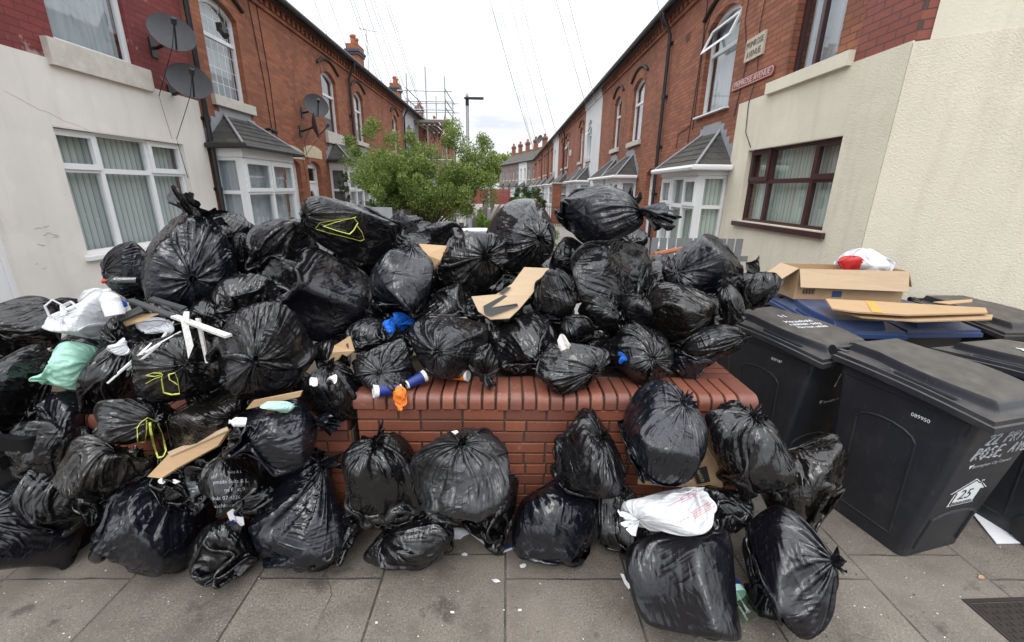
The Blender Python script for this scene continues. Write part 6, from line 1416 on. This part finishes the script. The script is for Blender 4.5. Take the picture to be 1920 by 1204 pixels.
# paper on the ground
def ground_sheet(name, label, cat, pts, mat, th=.003, z=.004, group=None):
    P = [atZ(x, y, z+dz) for x, y, dz in [(p+(0,))[:3] for p in pts]]; b = MB(); n = len(P); tri = tessellate_polygon([[Vector(p) for p in P]])
    b.add([tuple(p+np.array([0, 0, th])) for p in P]+[tuple(p) for p in P], [tuple(t) for t in tri]+[tuple(i+n for i in t)[::-1] for t in tri]+[(i, (i+1) % n, (i+1) % n+n, i+n) for i in range(n)], mat); o = b.build(name); recenter(o); tag(o, label, cat, group); return o
ground_sheet('paper_sheet', 'clean white sheet of board lying on the pavement under the bins', 'sheet', [(1822, 962, .01), (1895, 955, .01), (1990, 1018), (1868, 1020)], 'paper', .006)
m = ground_sheet('magazine', 'dark blue magazine under the narrow bag on the pavement', 'magazine', [(884, 998), (935, 1037), (960, 1027), (912, 985)], 'blue_print', .008)
me = text_mesh('BREAK', .022, 'drawstring', 'lettering', .0003); p0 = atZ(934, 1025, .0165); put_mesh(me, 'lettering', m, lambda x, y, z: tuple(p0+np.array([x*.98+y*.1, x*.18+y, z])-np.array(m.location)))
q = ground_sheet('page', 'white page edge sticking out from under the dark blue magazine', 'page', [(880, 1000), (934, 1040), (962, 1030), (958, 1027), (934, 1035), (886, 999)], 'paper', .003)
lf = sheet('leaflet', 'torn white leaflet with blue print between bags on the left pavement', 'leaflet', [(425, 961), (452, 945), (458, 984), (441, 996), (434, 985)], .003, 'paper', (440, 970), .05)
p0 = hit(447, 968, .056)
me = text_mesh('ZedcoolPlus', .017, 'cup_blue', 'lettering', .0003); put_mesh(me, 'lettering', lf, lambda x, y, z: tuple(p0+np.array([-.006+y*.95, -.012, x])+np.array([0, -z, 0])-np.array(lf.location)))
overlay(lf, 'printed_mark', [(431, 979), (437, 974), (442, 981), (439, 987), (432, 985)], 'cup_blue', float(lf['_y'])-.004)
ground_sheet('paper_strip', 'curled white paper strip on the pavement left of the boxy bag', 'paper strip', [(1163, 1076, .004), (1169, 1077, .01), (1175, 1090), (1184, 1100, .008), (1179, 1105), (1171, 1095)], 'paper', .002)
sheet('paper_sheet', 'pale paper sticking out between two wheelie bins', 'sheet', [(1553, 838), (1578, 826), (1574, 858), (1562, 872)], .004, 'paper', 2.25)
rr = random.Random(4)
for i, (x, y, s_, lab) in enumerate(((930, 1089, 9, 'largest white paper scrap in the middle of the pavement'), (981, 1061, 8, 'curled white scrap below the smooth round bag'), (848, 1148, 5, 'tiny white scrap near the front of the pavement, left of centre'), (872, 1040, 7, 'pale pebble like scrap under the dusty bag'), (706, 1168, 4, 'tiny white scrap at lower left of the pavement'), (975, 1144, 6, 'crumbled pale scrap at the front middle of the pavement'), (1840, 1082, 9, 'brown leaf like scrap near the manhole cover'), (1745, 1018, 6, 'pale scrap at the front foot of the number 25 bin'))):
    ang = rr.uniform(0, 6); pts = [(x+s_*math.cos(ang+k*1.05)*rr.uniform(.5, 1.1), y+s_*.55*math.sin(ang+k*1.05)*rr.uniform(.5, 1.1), rr.uniform(0, .006)) for k in range(6)]
    ground_sheet('paper_scrap', lab, 'paper scrap', pts, 'card' if 'brown' in lab else 'paper', .002, group='scraps on the pavement')
rng = np.random.default_rng(12); b = MB()
for _ in range(420):
    x, y = rng.uniform(-2.6, 3.0), 2.1-abs(rng.normal())*.45; s_ = rng.uniform(.002, .0055); a = rng.uniform(0, 3)
    V = [(x+s_*math.cos(a+k*1.57)*rng.uniform(.5, 1.3), y+s_*math.sin(a+k*1.57)*rng.uniform(.5, 1.3), .0015+s_*.25*(k % 2)) for k in range(4)]+[(x, y, s_*.7+.001)]
    b.add(V, [(0, 1, 4), (1, 2, 4), (2, 3, 4), (3, 0, 4)], 'tissue' if rng.random() < .35 else 'wood' if rng.random() < .6 else 'cable')
o = b.build('litter'); o['kind'] = 'stuff'
# manhole cover
t = thing('manhole_cover', 'rusty studded iron cover set in the pavement at lower right', 'manhole cover', (2.39, 1.16, 0), R_(2)); b = MB(); b.plate([(0, 0), (.62, 0), (.62, .5), (0, .5)], [[(.02, .02), (.60, .02), (.60, .48), (.02, .48)]], 0, .006, lambda u, v, w_: (u, v, w_), 'metal_dark'); b.build('frame', t)
b = MB(); b.box((.025, .025, 0), (.595, .475, .004), 'rust')if False else b.box((.025, .025, 0), (.595, .475, .004), 'metal_dark')
for i in range(17):
    for j in range(14): x, y = .045+i*.032, .045+j*.031; b.box((x, y, .004), (x+(.018 if (i+j) % 2 else .008), y+(.008 if (i+j) % 2 else .018), .007), 'metal_dark')
b.build('cover', t)
# open box with flaps on the blue lid, and the flattened boxes beside it
zl = 1.095
A = atZ(1487, 561, zl); Bx = atZ(1688, 567, zl); d = Bx-A; Lb = np.linalg.norm(d[:2]); ang = math.atan2(d[1], d[0]); hb = .275; db = .30
t = thing('cardboard_box', 'open cardboard box with its flaps spread on a blue bin lid', 'box', tuple(A), ang); b = MB()
th = .006
b.box((0, 0, 0), (Lb, db, th), 'card'); b.box((0, 0, th), (Lb, th, hb), 'card'); b.box((0, db-th, th), (Lb, db, hb), 'card'); b.box((0, th, th), (th, db-th, hb), 'card'); b.box((Lb-th, th, th), (Lb, db-th, hb), 'card'); b.build('carton', t)
def flap(p, m): b = MB(); n = np.cross(np.array(p[1])-p[0], np.array(p[3])-p[0]).astype(float); n /= np.linalg.norm(n); q = [tuple(np.array(k)+n*.005) for k in p]; b.add([tuple(k) for k in p]+q, [(0, 1, 2, 3), (7, 6, 5, 4)]+[(i, (i+1) % 4, (i+1) % 4+4, i+4) for i in range(4)], m); b.build('flap', t)
flap([(0, -.004, hb), (Lb, -.004, hb), (Lb-.01, -.065, hb-.165), (.0, -.075, hb-.15)], 'card_pale'); flap([(-.004, 0, hb), (-.004, db, hb), (-.12, db, hb-.10), (-.13, .02, hb-.11)], 'card_pale'); flap([(Lb+.004, 0, hb), (Lb+.004, db, hb), (Lb+.07, db, hb-.13), (Lb+.06, .0, hb-.135)], 'card')
b = MB(); b.box((.32, -.0022, .03), (.40, -.0005, .085), 'blue_print'); b.build('printed_label', t)
b = MB()
for k in range(12): b.box((.07+k*.0085, -.002, .05), (.073+k*.0085+.003*(k % 3 == 0), -.0005, .095), 'ink_black')
b.build('barcode', t)
bb = bag('white and red plastic bag stuffed into the open cardboard box', 1622, 496, 118, 62, -8, (.2, .8, .4), 9, Y=A[1]+.16, mat='film_white', tail=0, cat='plastic bag', group='pale bags in the pile', name='plastic_bag'); del bb['group']
crumple('plastic_bag', 'red plastic bag beside the white one in the open cardboard box', 'plastic bag', 1600, 494, 60, 30, 'red_cap', seed=41, Y=A[1]+.10, proto=12)
crumple('plastic_scrap', 'yellow scrap behind the open cardboard box', 'plastic scrap', 1487, 497, 9, 8, 'tape_orange', seed=42, Y=A[1]+.3)
def slab3(name, label, cat, pts, z0, th, mat, group=None):
    P = [atZ(x, y, z0+dz) for x, y, dz in pts]; b = MB(); n = len(P); V = [tuple(p) for p in P]+[tuple(p-np.array([0, 0, th])) for p in P]
    b.add(V, [tuple(range(n)), tuple(range(n, 2*n))[::-1]]+[(i, (i+1) % n, (i+1) % n+n, i+n) for i in range(n)], mat); o = b.build(name); recenter(o); return tag(o, label, cat, group)
z1 = 1.125
k1 = slab3('cardboard', 'flattened cardboard box with an orange tape band on the blue bin lids', 'cardboard', [(1548, 560, .05), (1662, 566, .05), (1848, 577, .05), (1852, 586, .045), (1700, 590, .04), (1600, 584, .04), (1560, 578, .04)], z1, .012, 'card', 'flattened cardboard on the bins')
slab3('cardboard', 'lower flattened cardboard sheet sticking out under the taped one', 'cardboard', [(1562, 580, .015), (1862, 590, .02), (1860, 598, .01), (1720, 602, .0), (1615, 594, .0)], z1, .010, 'card', 'flattened cardboard on the bins')
slab3('cardboard', 'dark edged cardboard flap rising behind the flattened boxes', 'cardboard', [(1750, 566, .06), (1824, 561, .075), (1822, 566, .06), (1780, 570, .055)], z1, .006, 'card', 'flattened cardboard on the bins')
P = [atZ(x, y, z1+dz)+np.array([0, 0, .002]) for x, y, dz in ((1622, 564.2, .05), (1638, 565, .05), (1655, 587, .041), (1636, 586, .041))]
b = MB(); b.add([tuple(p-np.array(k1.location)) for p in P], [(0, 1, 2, 3)], 'tape_orange'); b.build('tape', k1)
# drawstrings on the tied bags
def ribbon(parent, path, w=.007, off=.02, mat='drawstring'):
    P = []
    for i in range(len(path)-1):
        for q in np.linspace(0, 1, 7)[:-1]: P.append((path[i][0]*(1-q)+path[i+1][0]*q, path[i][1]*(1-q)+path[i+1][1]*q))
    P.append(path[-1]); Q = [hit(x, y) for x, y in P]; rng_ = [np.linalg.norm(p-CAM) for p in Q]
    rs = np.array(rng_); med = np.median(rs); rs = np.minimum(rs, med+.12)
    for _ in range(2): rs[1:-1] = np.minimum(rs[1:-1], (rs[:-2]+rs[2:])/2+.004)
    org = np.array(parent.location); pts = []
    for (x, y), r_ in zip(P, rs): d = ray(x, y); d /= np.linalg.norm(d); pts.append(CAM+d*(r_-off)-org)
    b = MB(); b.tube(pts, w*.5, mat, 6, True, True, .35); return b.build('drawstring', parent)
ribbon(l9, [(303, 700), (288, 699), (273, 704), (290, 706), (306, 702)]); ribbon(l9, [(305, 705), (290, 710), (274, 719)], .009)
ribbon(l9, [(304, 703), (303, 712), (307, 736), (322, 740), (337, 738), (333, 712), (328, 699), (316, 702), (318, 712), (334, 722)])
ribbon(l11, [(277, 783), (264, 792), (257, 802), (258, 829), (272, 829), (275, 806), (275, 788)]); ribbon(l11, [(279, 784), (294, 791), (304, 812), (311, 845), (306, 856), (296, 858), (288, 834), (282, 806), (281, 792)], .010)
ribbon(l5, [(592, 428), (600, 418), (632, 412), (664, 409), (671, 418), (663, 432), (655, 439), (630, 432), (606, 424)], .008); ribbon(l5, [(593, 430), (620, 438), (650, 445), (676, 452), (683, 449), (679, 436), (670, 424)], .008); ribbon(l5, [(608, 424), (632, 416), (668, 407)], .007)
def loop(parent, pts, r, Yq, mat='film_white'):
    org = np.array(parent.location); b = MB(); b.tube([atY(x, y, Yq+k)-org for x, y, k in pts], r, mat, 8, True, True, .35); b.build('handle', parent)
loop(lw, [(112, 600, .0), (92, 592, -.02), (84, 574, -.02), (98, 562, .0), (116, 572, .02), (126, 590, .0)], .014, 2.12)
loop(lw, [(120, 592, .0), (118, 574, .03), (134, 566, .05), (150, 580, .03)], .013, 2.18)
# printing on bags
def print_on(parent, s, px, py, size, mat, rot=0, off=.003):
    me = text_mesh(s, size, mat, 'printed_lettering', 0.0); c, q = math.cos(rot), math.sin(rot); D = np.linalg.norm(hit(px, py)-CAM); k = FPX/(D*np.dot(ray(px, py)/np.linalg.norm(ray(px, py)), ray(960, 602)))
    org = np.array(parent.location)
    def M(x, y, z): u, v = px+(x*c-y*q)*k, py-(x*q+y*c)*k; return tuple(hit(u, v, off)-org)
    return put_mesh(me, 'printed_lettering', parent, M)
for i, (s, x, y) in enumerate((('Suits & L', 440, 885), ('ymade Suits & L', 432, 903), ('ne P  at 9', 440, 918), ('Mob: 07 4226', 422, 934), ('washhairo@', 425, 948))): print_on(f6, s, x, y, .026 if i else .02, 'ink_grey', .05)
def redlines(parent, px, py, n, L, rot, gap):
    b = MB(); c, s_ = math.cos(rot), math.sin(rot); rr = random.Random(int(px))
    for i in range(n):
        x = 0
        while x < L:
            w_ = rr.uniform(2, 7); pts = [(px+(x+q)*c+i*gap*s_, py-(x+q)*s_+i*gap*c) for q in np.linspace(0, w_, 3)]; b.tube([hit(u, v, .002)-np.array(parent.location) for u, v in pts], .0012, 'ink_red', 4, True, False); x += w_+1.6
    b.build('printed_lettering', parent)
redlines(wb, 1275, 935, 3, 34, .5, 4); redlines(wb, 1296, 962, 4, 40, .55, 4); redlines(wb, 1250, 950, 1, 34, .45, 4); redlines(wb, 1268, 982, 1, 24, .5, 4)
# --- behind the pile
t = thing('office_chair', 'black office chair standing under the green tree behind the pile', 'chair', tuple(atY(832, 430, 7.2)*np.array([1, 1, 0])))
b = MB(); b.loft([[(x*.24*s_, -.05+y*.06, z) for x, y in ((-1, 0), (-.8, -1), (.8, -1), (1, 0), (.8, 1), (-.8, 1))] for z, s_ in ((.62, .8), (.8, 1), (1.1, .95), (1.28, .7), (1.32, .3))], 'seat_black', True, True); b.build('backrest', t)
b = MB(); b.loft([[(x*.26*s_, -.3+y*.26*s_, z) for x, y in [(math.cos(a), math.sin(a)) for a in np.linspace(0, 6.28, 17)[:-1]]] for z, s_ in ((.46, .8), (.48, 1), (.54, 1), (.57, .8))], 'seat_black', True, True); b.build('seat', t)
b = MB(); b.tube([(0, -.25, .1), (0, -.25, .46)], .03, 'gutter_black', 8); b.tube([(0, -.1, .5), (0, .0, .7)], .02, 'gutter_black', 6)
for k in range(5): b.tube([(0, -.25, .1), (.28*math.cos(k*1.257), -.25+.28*math.sin(k*1.257), .05)], .02, 'gutter_black', 6)
b.build('leg', t)
pc = atY(806, 430, 6.2); t = thing('folding_chair', 'white metal chair frame lying folded behind the pile', 'chair', (pc[0], 6.2, 0)); b = MB()
for s_ in (0, .13): b.tube([(-.12, s_, 1.05), (.12, s_, 1.25), (.36, s_, 1.50)], .014, 'upvc', 6); b.tube([(.0, s_, 1.5), (.1, s_, 1.35), (.26, s_, 1.05)], .014, 'upvc', 6)
for k in range(4): b.tube([(-.06+.1*k, 0, 1.10+.085*k), (-.06+.1*k, .13, 1.10+.085*k)], .01, 'upvc', 6)
b.tube([(-.12, .06, 1.05), (-.12, .06, 0)], .014, 'upvc', 6); b.tube([(.26, .06, 1.05), (.26, .06, 0)], .014, 'upvc', 6); b.build('frame', t)
pc = atY(716, 412, 6.6); t = thing('board', 'pale grey board standing behind the yellow drawstring bag', 'board', (pc[0], 6.6, 0)); b = MB(); b.box((-.16, 0, 0), (.16, .02, pc[2]+.18), 'lead'); b.build('panel', t)
pc = atY(752, 405, 7.0); t = thing('board', 'dark brown board standing in the garden left of the office chair', 'board', (pc[0], 7, 0)); b = MB(); b.box((-.16, 0, 0), (.16, .03, pc[2]+.08), 'metal_dark'); b.build('panel', t)
pc = atY(897, 436, 4.4); t = thing('plastic_tub', 'white plastic tub behind the pile beside the path', 'tub', (pc[0], 4.4, 0)); b = MB(); b.loft([[(r*math.cos(a), r*math.sin(a), z) for a in np.linspace(0, 6.283, 21)[:-1]] for z, r in ((0, .14), (pc[2], .18), (pc[2]+.03, .19), (pc[2]+.03, .16))], 'upvc', True, True); b.build('tub_shell', t)
# ------------------------------------------------------------------ camera, sky and light
cd = bpy.data.cameras.new('camera'); co = bpy.data.objects.new('camera', cd); COL.objects.link(co)
cd.sensor_width = 36; cd.lens = FPX/1920*36; cd.clip_start = .02; cd.clip_end = 2000
fwv = ray(960, 602); rtv = ray(960+800, 602)-fwv; upv = fwv-ray(960, 602+800)
Mx = Matrix.Identity(4)
for i, c in enumerate((rtv, upv, -fwv)):
    c = c/np.linalg.norm(c)
    for j in range(3): Mx[j][i] = c[j]
Mx[0][3], Mx[1][3], Mx[2][3] = 0, 0, CAMH
co.matrix_world = Mx; SC.camera = co
w = bpy.data.worlds.new('World'); SC.world = w; w.use_nodes = True; nt = w.node_tree; bg = nt.nodes['Background']
def wn(t, ins=None, **k):
    x = nt.nodes.new('ShaderNode'+t)
    for a, v in k.items(): setattr(x, a, v)
    for a, v in (ins or {}).items():
        if hasattr(v, 'node'): nt.links.new(v, x.inputs[a])
        else: x.inputs[a].default_value = v
    return x
sky = wn('TexSky', sky_type='NISHITA'); sky.sun_disc = False; sky.sun_elevation = math.radians(52); sky.sun_rotation = math.radians(200)
skm = wn('VectorMath', {0: sky.outputs[0], 1: (.1, .1, .1)}, operation='MULTIPLY').outputs[0]
tc = wn('TexCoord').outputs['Generated']; sp = wn('SeparateXYZ', {0: tc})
zc = wn('Math', {0: sp.outputs[2], 1: .12}, operation='MAXIMUM').outputs[0]
px_ = wn('Math', {0: sp.outputs[0], 1: zc}, operation='DIVIDE').outputs[0]; py_ = wn('Math', {0: sp.outputs[1], 1: zc}, operation='DIVIDE').outputs[0]
pv = wn('CombineXYZ', {0: px_, 1: py_}).outputs[0]
nz = wn('TexNoise', {'Vector': pv, 'Scale': .75, 'Detail': 6, 'Roughness': .58, 'Distortion': .4}).outputs[0]
rp = wn('ValToRGB', {0: nz}); e = rp.color_ramp.elements; e[0].position = .34; e[0].color = (.53, .555, .605, 1); e[1].position = .58; e[1].color = (.72, .735, .755, 1)
pw = wn('Math', {0: wn('Math', {0: sp.outputs[2], 1: 0.}, operation='MAXIMUM').outputs[0], 1: 1.15}, operation='POWER').outputs[0]
gr = wn('Math', {0: pw, 1: 2.6, 2: .98}, operation='MULTIPLY_ADD').outputs[0]
cl = wn('VectorMath', {0: rp.outputs[0], 3: gr}, operation='SCALE').outputs[0]
mx = wn('Mix', {0: .93, 6: skm, 7: cl}, data_type='RGBA').outputs[2]
nt.links.new(mx, bg.inputs[0]); bg.inputs[1].default_value = 1.0
sl = bpy.data.lights.new('sun', 'SUN'); sl.energy = .7; sl.angle = math.radians(25); sl.color = (1, .97, .92); so = bpy.data.objects.new('sun', sl); COL.objects.link(so)
so.rotation_euler = (math.radians(38), 0, math.radians(-20))
SC.view_settings.view_transform = 'Standard'; SC.view_settings.look = 'None'; SC.view_settings.exposure = .42; SC.view_settings.gamma = 1
SC.render.engine = 'CYCLES'; SC.cycles.max_bounces = 6; SC.cycles.transparent_max_bounces = 16; SC.cycles.use_denoising = True
